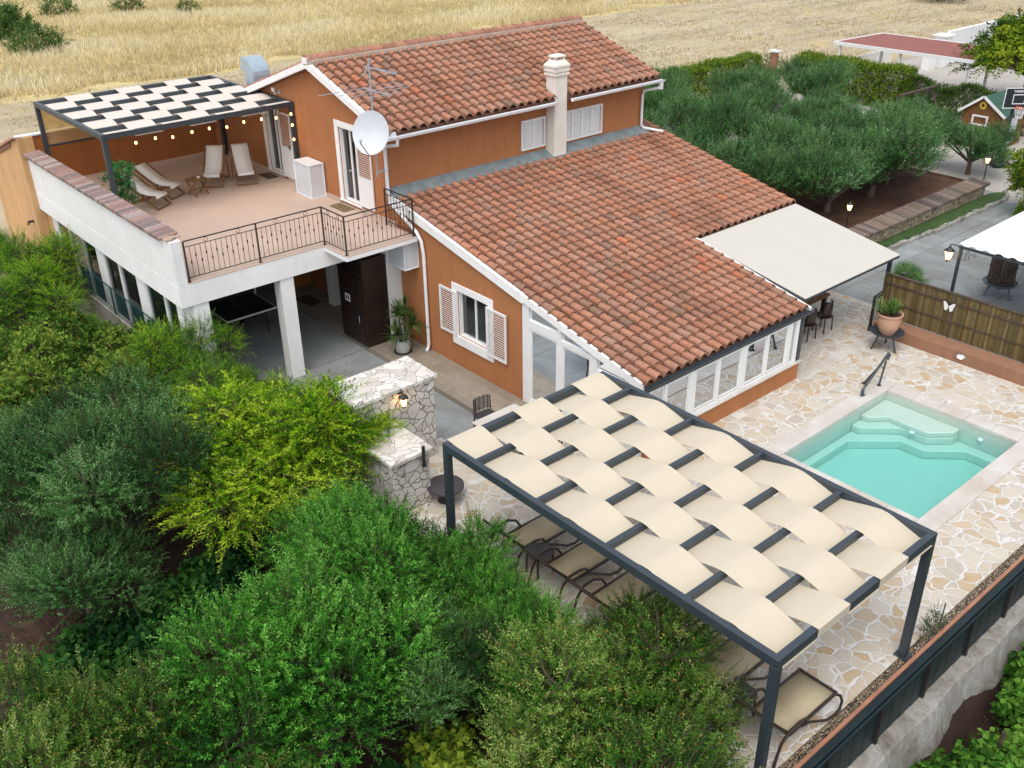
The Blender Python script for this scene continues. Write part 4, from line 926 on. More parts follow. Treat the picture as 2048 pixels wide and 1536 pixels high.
# yucca pots
def yucca(label,loc,r,h,heads,mt):
    t=thing('yucca_pot',label,'potted plant',loc); m=MB(); m.lathe([(0,0),(r*.85,0),(r,h*.3),(r,h*.8),(r*.92,h),(r*.84,h),(r*.84,h*.92),(0,h*.92)],(0,0,0),24,cap=False); m.build('pot',mt,t,smooth=True)
    m=MB(); m.lathe([(r*1.15,-.005),(r*1.2,.02),(r*1.1,.02)],(0,0,0),24); m.build('saucer','iron',t)
    tr=MB(); lv=MB()
    for (x,y,z) in heads:
        tr.tube([(x*.25,y*.25,h*.9),(x*.7,y*.7,(h+z)*.55),(x,y,z)],[.03,.026,.02],7); blades(lv,(x,y,z),60,.50,.042,(-25,88),[(.03,.09,.02),(.05,.13,.03),(.08,.16,.04),(.13,.17,.05)],.45)
    tr.build('stem','bark',t); lv.build('leaves','leaf',t)
yucca('large yucca with several leaf heads in a white enamel pot beside the dark cabinet',(-.62,-1.02,-.125),.20,.34,[(-.05,.02,1.05),(.22,-.18,.78),(-.22,-.1,.58)],'enamel')
yucca('smaller yucca in a pale pot against the wall behind the large yucca',(-.26,-.62,-.125),.13,.36,[(.0,-.05,.95)],'enamel')
# ---------------------------------------------------------------- green fence by the vineyard
fg=thing('green_board_fence','dark green boarded fence with a copper coloured capping along the patio edge','fence',(-6.5,-15.72,-.88))
m=MB(); m.box(0,16.1,.06,.115,.80,1.0); m.build('capping','copper_cap',fg,bevel=.004)
m=MB(); m.box(0,16.1,-.05,.055,.72,.965); m.build('top_rail','green_paint',fg,bevel=.006)
m=MB(); m.tube([(0,-.07,.88),(16.1,-.07,.88)],.022,8); m.build('tube_rail','green_paint',fg)
x=.0
for i in range(12):
    xa=-.02+i*1.42; 
    m=MB(); m.box(xa,xa+.06,-.075,-.01,.0,.72); m.build('post','iron',fg)
    m=MB(); k=8; w_=(1.42-.07)/k
    for j in range(k): m.box(xa+.065+j*w_+.002,xa+.065+(j+1)*w_-.002,-.03+.004*(j%2),.0,.01,.72)
    m.build('board_panel','green_paint',fg)
rw=MB(); 
n=40
for i in range(n):
    x0=-6.5+i*.42; x1=x0+.42; o1=.06*math.sin(i*1.3)+.04*math.sin(i*.5); o2=.06*math.sin((i+1)*1.3)+.04*math.sin((i+1)*.5)
    rw.hexa([(x0,-16.32+o1,-2.1),(x1,-16.32+o2,-2.1),(x1,-15.66,-2.1),(x0,-15.66,-2.1),(x0,-16.0+o1*.4,-.885),(x1,-16.0+o2*.4,-.885),(x1,-15.66,-.88),(x0,-15.66,-.88)])
tag(rw.build('retaining_wall','old_concrete',None,bevel=.02),'rough grey concrete retaining wall below the green fence beside the vines','wall')
# west wire fence
wf_=thing('wire_fence','low dark teal wire mesh fence in front of the glazed garage wall','fence',(-6.02,.0,.86))
m=MB(); m.box(-.04,.12,0,8.6,-1.3,0); m.build('kerb','old_concrete',wf_)
for y in (.6,2.35,4.1,5.85,7.6): m=MB(); m.bar((0,y,0),(0,y,.78),.035); m.build('post','green_wire',wf_)
m=MB()
for i in range(12): m.bar((0,.6,.03+i*.065),(0,7.6,.03+i*.065),.007)
for i in range(70): m.bar((0,.6+i*.1,.02),(0,.6+i*.1,.76),.005)
m.bar((0,.6,.77),(0,7.6,.77),.02); m.build('mesh','green_wire',wf_)
# ---------------------------------------------------------------- dish, antenna, vent
t=thing('satellite_dish','large pale grey satellite dish mounted at the corner of the upper gable wall','satellite dish',(-.74,-.50,5.50))
nrm=Vector((-.80,-.50,.30)).normalized(); up_=Vector((0,0,1)); sx=up_.cross(nrm).normalized(); sy=nrm.cross(sx); M_=Matrix((( sx.x,sy.x,nrm.x,0),(sx.y,sy.y,nrm.y,0),(sx.z,sy.z,nrm.z,0),(0,0,0,1)))
m=MB(); pr=[(.0,-.10),(.15,-.088),(.3,-.052),(.42,-.012),(.50,.02),(.505,.012),(.42,-.03),(.3,-.07),(.0,-.12)]; m.lathe(pr,(0,0,0),40,cap=False); m.v=[tuple(M_@Vector((x*.93,y*1.02,z))) for x,y,z in m.v]; m.build('reflector','cabinet_grey',t,smooth=True)
m=MB(); b_=M_@Vector((0,-.54,.0)); l_=M_@Vector((0,-.26,.56)); m.tube([b_,l_],.012,6); m.build('feed_arm','iron',t); m=MB(); d_=(l_-b_).normalized(); m.tube([l_,l_+Vector((.03,.0,.07))],[.035,.03],8); m.build('feed_horn','galvanised',t)
m=MB(); m.tube([M_@Vector((0,0,-.12)),(.29,.30,-.1),(.29,.30,-.6)],.025,8); m.build('arm','galvanised',t)
t=thing('tv_antenna','tall metal mast with television antennas above the satellite dish','antenna',(-.45,-.2,4.3))
m=MB(); m.tube([(0,0,0),(0,0,2.82)],.02,8); m.tube([(0,0,.1),(.45,.2,.1)],.02,6); m.tube([(0,0,.8),(.45,.2,.8)],.02,6); m.build('mast','galvanised',t)
m=MB(); m.bar((0,.35,2.1),(0,-.75,2.1),.018)
for y,l0,l1 in ((.3,-1.25,.95),(-.05,-.95,1.0),(-.35,-.75,.9),(-.7,-.6,.6)): m.tube([(l0,y,2.11),(l1,y,2.11)],.007,5)
m.build('long_aerial','galvanised',t)
m=MB(); m.bar((0,0,2.62),(0,-1.15,2.62),.016)
for i in range(13): m.tube([(-.08,-.1-i*.08,2.63),(.08,-.1-i*.08,2.63)],.005,4)
m.bar((-.1,.08,2.45),(.1,.08,2.8),.02); m.build('short_aerial','galvanised',t)
m=MB(); pf=[(.66,0),(.66,.35)]+[(.16+.5*math.cos(a),.35+.45*math.sin(a)) for a in [R(d) for d in (15,30,45,60,75,90)]]+[(-.05,.80),(-.12,.45),(.02,.45)]+[(.02+.10*math.cos(R(d)),.35+.08*math.sin(R(d))) for d in (60,20)]+[(.12,0)]
m.prism([(x,z) for x,z in pf],.55,Matrix(((0,0,1,0),(-1,0,0,.66),(0,1,0,0),(0,0,0,1)))); o=tag(m.build('roof_vent','galvanised',None,bevel=.004),'curved blue grey metal ventilation duct on the back slope of the upper roof','vent'); o.location=(.10,6.85,5.30)
m=MB(); m.box(-.02,0,.05,.1,0,.13); m.tube([(-.03,.08,.06),(-.16,.08,.02),(-.18,.08,.1)],.018,6); m.box(-.22,-.16,.04,.12,.1,.2); o=tag(m.build('wall_camera','cabinet_grey'),'small grey security camera on the gable wall above the terrace pergola','camera'); o.location=(0,5.1,5.42)
# ---------------------------------------------------------------- tiled retaining wall of the bed, kerb
t=thing('tiled_garden_wall','low dry stone retaining wall with grey brown tile coping between lawn strip and olive bed','wall',(10.2,-5.28,0))
m=MB(); m.box(0,12.1,0,.30,-.1,.50); m.build('masonry','drystone',t,bevel=.02)
m=MB(); x=.05
while x<12.05:
    m.col=shade(random.choice([(.20,.155,.125),(.16,.13,.115),(.25,.19,.15),(.13,.11,.10),(.22,.18,.16)]),.15); w_=random.uniform(.12,.16); hh=.575+random.uniform(-.01,.02)
    m.tube([(x+.01,-.16,hh-.04),(x-.02,.5,hh+.05)],[w_*.5,w_*.44],8); x+=w_+random.uniform(.005,.03)
m.build('coping_tile','coping_tile',t,smooth=True)
m=MB(); x=12.
while x<22.6:
    w_=random.uniform(.15,.4); y=-5.63-.30*min(1,(x-12)/6); hh=random.uniform(.06,.13); m.obox(T((x+w_/2,y-.05+random.uniform(-.03,.03),hh/2),random.uniform(-.2,.2)),w_,random.uniform(.1,.16),hh+.06); x+=w_+.01
for a in range(5): m.obox(T((22.6+.16*a,-5.93+.05*a*a*.4,.05),.1*a*2),.18,.12,.15)
tag(m.build('stone_kerb','old_concrete',None,bevel=.02),'rough pale stone kerb along the lawn strip beside the driveway','kerb')
m=MB(); m.box(16.4,21.5,3.6,3.9,0,.5); o=m.build('back_garden_wall','rubble_cap',None,bevel=.01); tag(o,'short pale wall with dark tile coping behind the house under the olives','wall')
m=MB(); x=16.4
while x<21.5: m.col=shade((.24,.13,.09),.2); m.tube([(x,3.5,.53),(x,4.0,.56)],.065,6); x+=.15
m.build('coping_tile','coping_tile',o)
# ---------------------------------------------------------------- shed
t=thing('metal_roof_shelter','open shelter with white corrugated metal roof and slate posts beside the driveway','shelter',(10.82,-9.75,0))
m=MB(); n=90; Ly=5.2; vs=[]
for X in (0,6.5):
    for i in range(n+1): y=-Ly*i/n; u=(i%6)/6; vs.append((X,y,2.30+(.045 if (i%6) in(0,) else (.03 if (i%6) in(1,5) else 0))+.02*X*.5))
m.add(vs,[(i,n+1+i,n+2+i,i+1) for i in range(n)]); m.build('roof','white_corrugated',t,thick=.003)
m=MB(); m.bar((.02,0,2.25),(.02,-Ly,2.25),.04,.06); m.bar((0,-.04,2.25),(6.5,-.04,2.31),.04,.06); m.build('beam','slate_metal',t)
for x,y in ((.04,-.05),(6.3,-.05),(.04,-5.0)): m=MB(); m.bar((x,y,0),(x,y,2.24),.07); m.build('post','slate_metal',t)
m=MB(); m.tube([(.05,-.28,1.95),(.05,-.30,2.1),(.05,-.22,2.2)],.008,5); m.tube([(.04,-.42+.07*math.cos(a)*(1-a/9),2.1+.07*math.sin(a)*(1-a/9)) for a in [i*.6 for i in range(12)]],.007,5); m.tube([(.04,-.08,1.9),(.04,-.2,1.93),(.04,-.22,2.18)],.007,5); m.build('scroll','iron',t)
r=lantern('shelter_lantern','lit amber lantern hanging from the post of the white metal roofed shelter',(10.66,-9.60,2.05),0,False,s=1.25); m=MB(); m.tube([(0,0,.22),(0,0,.27),(.1,-.08,.25),(.18,-.16,.2)],.014,6); m.build('arm','iron',r)
t=thing('barrel_press','old slatted wooden wine press basket on a three legged iron stand','wine press',(14.0,-9.75,0))
m=MB()
for i in range(26): a=2*math.pi*i/26; c,s=math.cos(a),math.sin(a); m.obox(T((.34*c,.34*s,.83),a),.03,.072,.86)
m.build('basket','old_wood',t)
m=MB()
for z in (.5,.85,1.18): m.tube([(.365*math.cos(a),.365*math.sin(a),z) for a in [i*math.pi/12 for i in range(24)]],.014,5,closed=True)
m.lathe([(.0,1.2),(.30,1.2)],(0,0,0),20); m.build('hoop','iron',t)
m=MB(); m.lathe([(.0,.34),(.44,.34),(.47,.39),(.45,.40),(.42,.37),(0,.37)],(0,0,0),28,cap=False); m.build('tray','slate_light',t)
for a in (2.6,4.4,.4): m=MB(); m.tube([(.3*math.cos(a),.3*math.sin(a),.35),(.42*math.cos(a),.42*math.sin(a),.05),(.46*math.cos(a),.46*math.sin(a),0)],[.035,.028,.04],6); m.build('leg','slate_light',t)
# ---------------------------------------------------------------- playhouse, basketball, swing
t=thing('playhouse','small brown wooden playhouse with green roof and a sunflower on its gable','playhouse',(28.5,-1.86,0))
m=MB(); yl,yr,ze,zr=.80,-.86,1.5,2.12; m.add([(0,yl,0),(0,yr,0),(0,yr,ze),(0,0,zr),(0,yl,ze),(2.2,yl,0),(2.2,yr,0),(2.2,yr,ze),(2.2,0,zr),(2.2,yl,ze)],[(0,1,2,3,4),(5,9,8,7,6),(1,6,7,2),(0,4,9,5)]); m.build('wall','play_brown',t)
m=MB(); 
for s in (1,-1):
    e=(.95 if s>0 else -1.02); ez=1.40; m.hexa([(-.12,0,2.13),(2.35,0,2.08),(2.35,e,ez),(-.12,e,ez),(-.12,0,2.19),(2.35,0,2.14),(2.35,e,ez+.06),(-.12,e,ez+.06)] if s<0 else [(-.12,e,ez),(2.35,e,ez),(2.35,0,2.08),(-.12,0,2.13),(-.12,e,ez+.06),(2.35,e,ez+.06),(2.35,0,2.14),(-.12,0,2.19)])
m.build('roof','play_green',t)
m=MB(); m.bar((-.14,0,2.16),(-.14,.97,1.43),.03,.10); m.bar((-.14,0,2.16),(-.14,-1.04,1.43),.03,.10); m.build('barge_board','white_paint',t)
m=MB(); m.box(-.04,-.002,-.3,.38,.95,1.02); m.box(-.04,-.002,-.3,.38,1.30,1.37); m.box(-.04,-.002,-.3,-.23,1.02,1.30); m.box(-.04,-.002,.31,.38,1.02,1.30); m.build('window','white_paint',t)
m=MB(); m.box(.9,1.5,yr-.03,yr-.002,.2,1.25); m.build('door','cabinet_grey',t)
m=MB(); pts=[]
for i in range(28): a=2*math.pi*i/28; rr=.19 if i%2==0 else .11; pts.append((rr*math.cos(a),rr*math.sin(a)))
m.prism(pts,.02,Matrix(((0,0,-1,-.003),(1,0,0,.02),(0,1,0,1.78),(0,0,0,1)))); sf_=m.build('sunflower','yellow',t)
m=MB(); m.lathe([(.065,0),(.05,.02)],(0,0,0),12); m.v=[(-.024-z,.02+x,1.78+y) for x,y,z in m.v]; m.build('seed_head','dark_wood',sf_)
t=thing('basketball_hoop','portable basketball hoop with black backboard and white outline in front of the playhouse','basketball hoop',(26.4,-4.06,0),math.atan2(-.655,.755))
m=MB(); m.box(-.55,.55,0,.03,2.38,3.12); bb=m.build('backboard','black_board',t,bevel=.004)
m=MB(); 
for a in ((-.57,-.54,2.36,3.14),(.54,.57,2.36,3.14),(-.54,.54,2.36,2.39),(-.54,.54,3.11,3.14),(-.24,.24,2.52,2.55),(-.24,.24,2.86,2.89),(-.24,-.21,2.55,2.86),(.21,.24,2.55,2.86)): m.box(a[0],a[1],-.012,-.001,a[2],a[3])
m.build('outline','white_paint',bb)
def text(s,size,parent,mt,M,name='lettering',ext=.002):
    cu=bpy.data.curves.new(name,'FONT'); cu.body=s; cu.size=size; cu.extrude=ext; cu.align_x='CENTER'; cu.offset=.002
    o=bpy.data.objects.new(name,cu); COL.objects.link(o); dg=bpy.context.evaluated_depsgraph_get(); me=bpy.data.meshes.new_from_object(o.evaluated_get(dg)); bpy.data.objects.remove(o)
    me.materials.clear(); me.materials.append(MATS[mt]); me.transform(M); q=bpy.data.objects.new(name,me); COL.objects.link(q); q.parent=parent; return q
text('TARMAK',.13,bb,'white_paint',T((0,-.006,2.96),0,R(90)))
m=MB(); m.tube([(.2*math.cos(a),-.28+.2*math.sin(a),2.42) for a in [i*math.pi/10 for i in range(20)]],.014,6,closed=True); m.box(-.05,.05,-.09,-.002,2.38,2.44); m.build('rim','orange_red',t)
m=MB()
for i in range(14):
    a=2*math.pi*i/14; a2=a+.45; a3=a-.45
    for q in (a2,a3): m.bar((.195*math.cos(a),-.28+.195*math.sin(a),2.41),(.11*math.cos(q),-.28+.11*math.sin(q),2.03),.010)
m.build('net','white_paint',t)
m=MB(); m.bar((0,.35,.1),(0,.30,2.3),.09); m.bar((0,.3,2.0),(0,.03,2.7),.06); m.build('pole','slate_metal',t)
m=MB(); m.box(-.35,.35,.0,.9,0,.18); m.build('base','black_board',t,bevel=.03)
t=thing('swing_set','rustic wooden swing frame with green ropes in front of the hedge','swing set',(26.8,1.0,0))
m=MB(); m.tube([(-.1,0,2.0),(2.8,-.2,2.05)],[.07,.06],8); m.build('top_beam','old_wood',t)
for x,s in ((.05,1),(.05,-1),(2.65,1),(2.65,-1)): m=MB(); m.tube([(x,0,2.05),(x+(.1 if x>1 else -.1),s*.8,0)],.05,7); m.build('leg','old_wood',t)
for x in (.9,1.8):
    m=MB(); m.bar((x-.2,-.05,2.0),(x-.2,-.05,.55),.02); m.bar((x+.2,-.08,2.0),(x+.2,-.08,.55),.02); m.build('rope','play_green',t); m=MB(); m.box(x-.24,x+.24,-.2,.08,.5,.55); m.build('swing_seat','cabinet_grey',t)
# ---------------------------------------------------------------- far right: carport, walls, van
t=thing('red_roof_carport','open white carport with a low dark red shingle roof beyond the hedge','carport',(34.3,1.6,0))
m=MB(); m.hexa([(.08,.08,2.3),(3.9,.7,2.3),(3.9,7.0,2.3),(.08,7.45,2.3),(.08,.08,2.38),(3.9,.7,2.42),(3.9,7.0,2.42),(.08,7.45,2.38)]); 
m.build('roof','red_shingle',t)
m=MB()
for p,q in (((0,0,2.33),(0,7.5,2.33)),((0,0,2.33),(3.95,.65,2.36)),((0,7.5,2.33),(3.95,7.05,2.36)),((3.95,.65,2.36),(3.95,7.05,2.36))): m.bar(p,q,.10,.16)
m.build('fascia','white_paint',t)
for x,y in ((.15,.3),(.15,3.8),(.15,7.2),(3.7,.9),(3.7,6.8)): m=MB(); m.bar((x,y,0),(x,y,2.28),.12); m.build('post','white_paint',t)
m=MB(); m.box(44.5,62,7.95,8.15,0,1.9); tag(m.build('white_boundary_wall','stucco_white',None,bevel=.01),'long plain white boundary wall at the field edge on the far right','wall')
m=MB(); m.box(43.6,44.4,7.7,8.4,0,1.7); m.box(42.4,43.1,7.8,8.3,0,1.45); m.box(43.5,44.5,7.6,8.5,1.7,1.78); tag(m.build('gate_pier','stucco_white',None,bevel=.01),'pair of stepped white gate piers at the near end of the white boundary wall','pier')
t=thing('picket_gate','white railed gate behind the carport','gate',(37.5,9.4,0))
m=MB(); 
for i in range(22): m.box(i*.16,i*.16+.06,0,.04,.1,1.25)
m.build('pickets','white_paint',t)
m=MB(); m.box(0,3.5,.041,.09,1.1,1.18); m.box(0,3.5,.041,.09,.25,.33); m.build('rail','white_paint',t)
t=thing('gate_post','brown gate post with a white cap at the end of the clipped hedge','post',(32.3,11.3,0)); m=MB(); m.box(-.12,.12,-.15,.15,0,1.85); m.build('shaft','copper_cap',t); m=MB(); m.box(-.2,.2,-.28,.28,1.85,1.93); m.build('cap','white_paint',t)
m=MB(); m.box(-.10,-.04,.14,1.2,.1,1.2); m.build('gate_leaf','copper_cap',t)
t=thing('parked_van','white parked van partly cut off at the far top right corner','van',(73.6,13.4,-.1),R(-10))
m=MB(); m.prism([(0,.45),(.1,1.1),(.6,1.25),(1.4,2.0),(4.8,2.05),(5.0,1.8),(5.0,.4)][::-1],2.0,Matrix(((1,0,0,0),(0,0,1,0),(0,1,0,0),(0,0,0,1)))); m.build('body','white_paint',t,bevel=.05)
for x in (.95,4.0):
    for y in (-.02,1.82): m=MB(); m.lathe([(.33,0),(.33,.2)],(0,0,0),18); m.v=[(x+a,y+c,.33+b2) for a,b2,c in m.v]; m.build('wheel','rubber',t)
m=MB(); m.hexa([(.68,-.01,1.3),(4.7,-.01,1.3),(4.7,.0,1.3),(.68,.0,1.3),(1.42,-.01,1.85),(4.7,-.01,1.85),(4.7,0,1.85),(1.42,0,1.85)]); m.build('window','black_board',t)
# ---------------------------------------------------------------- vegetation
def np_mesh(name,V,F,C,mat):
    """V (n,3), F (m,4) quads, C (m,3) colour per face"""
    me=bpy.data.meshes.new(name); me.vertices.add(len(V)); me.vertices.foreach_set('co',V.astype(np.float32).ravel())
    m=len(F); me.loops.add(m*4); me.loops.foreach_set('vertex_index',F.astype(np.int32).ravel()); me.polygons.add(m)
    me.polygons.foreach_set('loop_start',np.arange(0,m*4,4,dtype=np.int32)); me.polygons.foreach_set('loop_total',np.full(m,4,dtype=np.int32))
    me.update(calc_edges=True); me.validate()
    at=me.color_attributes.new('Col','FLOAT_COLOR','CORNER'); c=np.ones((m*4,4),np.float32); c[:,:3]=np.repeat(C,4,axis=0); at.data.foreach_set('color',c.ravel())
    me.materials.append(MATS[mat]); return me
def unit(a): return a/np.maximum(np.linalg.norm(a,axis=-1,keepdims=True),1e-9)
def shoots(rng,P,Dr,L,stem,leaf,cols,theta=50,taper=.5,twig=(.17,.14,.09),spiral=2.4,curve=.0,odd=0,oddc=(.45,.30,.05),bias=None):
    n=len(P); t=(np.arange(L)+.6)/L
    Dr=unit(Dr); up=np.tile([0,0,1.],(n,1)); A=unit(np.cross(Dr,up+rng.normal(0,.01,(n,3)))); Bv=np.cross(Dr,A)
    sl=stem*rng.uniform(.6,1.25,(n,1))
    az=rng.uniform(0,6.28,(n,1))+np.arange(L)[None]*spiral+rng.normal(0,.3,(n,L)); th=np.radians(theta*rng.uniform(.6,1.3,(n,L)))
    rad=A[:,None]*np.cos(az)[...,None]+Bv[:,None]*np.sin(az)[...,None]
    base=P[:,None]+Dr[:,None]*(sl*t[None])[...,None]; base[...,2]-=curve*(t[None]**2)*sl
    ld=unit(Dr[:,None]*np.cos(th)[...,None]+rad*np.sin(th)[...,None]); sd=unit(np.cross(ld,rad+rng.normal(0,.6,(n,L,3))))
    ll=leaf[0]*rng.uniform(.7,1.2,(n,L))*(1-(1-taper)*t[None]); lw=leaf[1]*rng.uniform(.8,1.2,(n,L))*(1-(1-taper)*.5*t[None])
    a=base; b=base+ld*(ll*.5)[...,None]+sd*(lw*.5)[...,None]; c=base+ld*ll[...,None]; d=base+ld*(ll*.5)[...,None]-sd*(lw*.5)[...,None]
    V=np.stack([a,b,c,d],2).reshape(-1,3); m=n*L
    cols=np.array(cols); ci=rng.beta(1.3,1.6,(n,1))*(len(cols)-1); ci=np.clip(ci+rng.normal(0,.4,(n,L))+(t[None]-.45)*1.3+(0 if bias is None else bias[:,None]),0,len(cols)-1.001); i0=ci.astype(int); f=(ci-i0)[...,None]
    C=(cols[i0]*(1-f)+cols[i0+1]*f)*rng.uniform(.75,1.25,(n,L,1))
    if odd: k=rng.random((n,L))<odd; C[k]=np.array(oddc)*rng.uniform(.6,1.2,(k.sum(),1))
    C=C.reshape(-1,3)
    # stems
    w=.004+.0*sl; e=P+Dr*sl; e[:,2]-=curve*sl[:,0]; S=np.stack([P-A*w-Dr*.12,P+A*w-Dr*.12,e+A*w*.4,e-A*w*.4],1).reshape(-1,3)
    V=np.concatenate([V,S]); C=np.concatenate([C,np.tile(np.array(twig),(n,1))*rng.uniform(.6,1.3,(n,1))])
    return V,C
def crown(name,lobes,n,L=16,stem=.34,leaf=(.075,.020),cols=None,up=.55,rnd=.45,shell=.45,seed=1,minz=-.5,mat='leaf',**k):
    rng=np.random.default_rng(seed); lo_=np.array(lobes,float); ar=(lo_[:,3]*lo_[:,4]+lo_[:,4]*lo_[:,5]+lo_[:,3]*lo_[:,5]); pr=ar/ar.sum()
    N_=int(n*1.7); li=rng.choice(len(lo_),N_,p=pr); u=unit(rng.normal(0,1,(N_,3))); u=u[u[:,2]>minz][:N_]; li=li[:len(u)]
    # lumpy radius
    ph=rng.uniform(0,6.28,(6,)); lump=1+.13*np.sin(u[:,0]*6+ph[0]+li*1.7)+.13*np.sin(u[:,1]*7+ph[1]+li*2.3)+.11*np.sin(u[:,2]*8+ph[2]+li)
    r=(1-shell*rng.random(len(u))**1.5)*lump; st=rng.random(len(u))<.14; r[st]*=rng.uniform(1.0,1.28,st.sum()); P=lo_[li,:3]+u*lo_[li,3:6]*r[:,None]
    nr=unit(u/lo_[li,3:6])
    keep=np.ones(len(P),bool)
    for q in lo_: keep&=(((P-q[:3])/q[3:6])**2).sum(1)>.22
    P=P[keep][:n]; nr=nr[keep][:n]; lb=rng.normal(0,.75,len(lo_)); k['bias']=lb[li[keep][:n]]+.35*np.sin(P[:,0]*4+seed)*np.sin(P[:,1]*4)
    D_=nr*.7+np.array([0,0,1.])*up+rng.normal(0,rnd,(len(P),3))*.6
    V,C=shoots(rng,P,D_,L,stem,leaf,cols,**k); F=np.arange(len(V)).reshape(-1,4)
    return np_mesh(name,V,F,C,mat)
def branch_mesh(name,lobes,base_r,h0,seed,mat='bark',lean=(0,0),twigs=10):
    rnd=random.Random(seed); m=MB(); top=Vector((lean[0],lean[1],h0)); m.tube([(0,0,-.3),(.02,.01,h0*.4),tuple(top)],[base_r*1.3,base_r,base_r*.85],9)
    for l in lobes:
        c=Vector(l[:3]); mid=top.lerp(c,.5)+Vector((rnd.uniform(-.15,.15),rnd.uniform(-.15,.15),.1)); m.tube([top-Vector((0,0,.1)),mid,c],[base_r*.6,base_r*.4,base_r*.2],7)
        for i in range(twigs):
            a=rnd.uniform(0,6.28); z=rnd.uniform(-.3,1); d=Vector((math.cos(a)*math.sqrt(1-z*z) if abs(z)<1 else 0,math.sin(a)*math.sqrt(max(0,1-z*z)),z)); e=c+Vector((d.x*l[3],d.y*l[4],d.z*l[5]))*rnd.uniform(.75,.98)
            s_=mid.lerp(c,rnd.uniform(.2,1)); k=s_.lerp(e,.5)+Vector((rnd.uniform(-.1,.1),rnd.uniform(-.1,.1),-.06)); m.tube([s_,k,e],[base_r*.16,base_r*.11,.006],5)
    return m
def rlobes(seed,n,R_,H,c=(0,0,1.7),sz=(.55,.85)):
    r=random.Random(seed); o=[(c[0],c[1],c[2],R_*.62,R_*.62,H*.52)]; n=n+4
    for i in range(n):
        a=2.4*i+r.uniform(-.3,.3); k=r.uniform(.35,.85); s=r.uniform(sz[0]-.12,sz[1]); o.append((c[0]+R_*k*math.cos(a),c[1]+R_*k*math.sin(a),c[2]+r.uniform(-.42,.52)*H*(1.15-k*.5),R_*s*.55,R_*s*.55,H*s*.55))
    return o
OLV=[(.010,.055,.008),(.024,.135,.014),(.052,.25,.020),(.11,.40,.035),(.22,.54,.09)]
OLY=[(.014,.055,.007),(.032,.125,.012),(.075,.225,.02),(.16,.34,.04),(.32,.44,.11)]
OLD=[(.014,.055,.014),(.032,.12,.028),(.066,.21,.045),(.12,.32,.08),(.23,.44,.17)]
VAR={}
def proto(key,label_mat,lobes,n,h0,br,seed,**k):
    me=crown('crown',lobes,n,seed=seed,**k); tm=branch_mesh('trunk',lobes,br,h0,seed); tm.col=None
    VAR[key]=(me,tm,None)
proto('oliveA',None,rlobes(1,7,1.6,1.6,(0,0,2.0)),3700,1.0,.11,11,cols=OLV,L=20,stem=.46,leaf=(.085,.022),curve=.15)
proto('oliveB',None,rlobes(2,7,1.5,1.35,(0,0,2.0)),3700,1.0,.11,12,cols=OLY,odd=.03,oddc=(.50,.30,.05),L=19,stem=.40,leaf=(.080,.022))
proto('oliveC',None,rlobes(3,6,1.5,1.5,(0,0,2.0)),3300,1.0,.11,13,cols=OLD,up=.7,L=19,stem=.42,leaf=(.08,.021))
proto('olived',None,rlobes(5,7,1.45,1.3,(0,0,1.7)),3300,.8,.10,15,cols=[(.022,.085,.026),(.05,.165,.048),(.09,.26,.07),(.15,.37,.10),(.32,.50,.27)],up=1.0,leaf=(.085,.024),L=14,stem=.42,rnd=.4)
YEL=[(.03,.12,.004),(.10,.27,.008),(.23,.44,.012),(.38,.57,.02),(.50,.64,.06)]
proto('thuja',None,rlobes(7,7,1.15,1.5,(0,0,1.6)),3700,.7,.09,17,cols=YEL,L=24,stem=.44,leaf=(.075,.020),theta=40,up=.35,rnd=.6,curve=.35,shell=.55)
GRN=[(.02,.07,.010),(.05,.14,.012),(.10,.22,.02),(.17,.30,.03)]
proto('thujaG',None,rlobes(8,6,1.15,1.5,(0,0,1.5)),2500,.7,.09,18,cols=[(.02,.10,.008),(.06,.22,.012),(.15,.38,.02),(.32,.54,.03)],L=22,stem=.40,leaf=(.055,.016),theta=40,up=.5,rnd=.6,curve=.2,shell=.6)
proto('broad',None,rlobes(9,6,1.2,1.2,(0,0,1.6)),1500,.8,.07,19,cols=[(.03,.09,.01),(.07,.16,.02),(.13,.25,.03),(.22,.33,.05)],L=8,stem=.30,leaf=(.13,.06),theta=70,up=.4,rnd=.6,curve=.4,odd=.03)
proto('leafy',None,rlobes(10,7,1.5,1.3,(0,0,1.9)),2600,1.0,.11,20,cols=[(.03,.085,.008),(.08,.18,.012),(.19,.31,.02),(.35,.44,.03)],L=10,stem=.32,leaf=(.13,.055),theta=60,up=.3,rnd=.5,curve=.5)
TM={}
def tree(key,name,label,cat,loc,rz=0,s=1.,sz=None,group=None):
    me,tm,_=VAR[key]; r=thing(name,label,cat,loc,rz,group); r.scale=(s,s,sz or s)
    o=bpy.data.objects.new('crown',me); COL.objects.link(o); o.parent=r
    if key not in TM: t_=tm.build('trunk','bark',None,smooth=True); TM[key]=t_.data; t_.parent=r
    else: t_=bpy.data.objects.new('trunk',TM[key]); COL.objects.link(t_); t_.parent=r
    return r
G1='olive trees in the near garden'
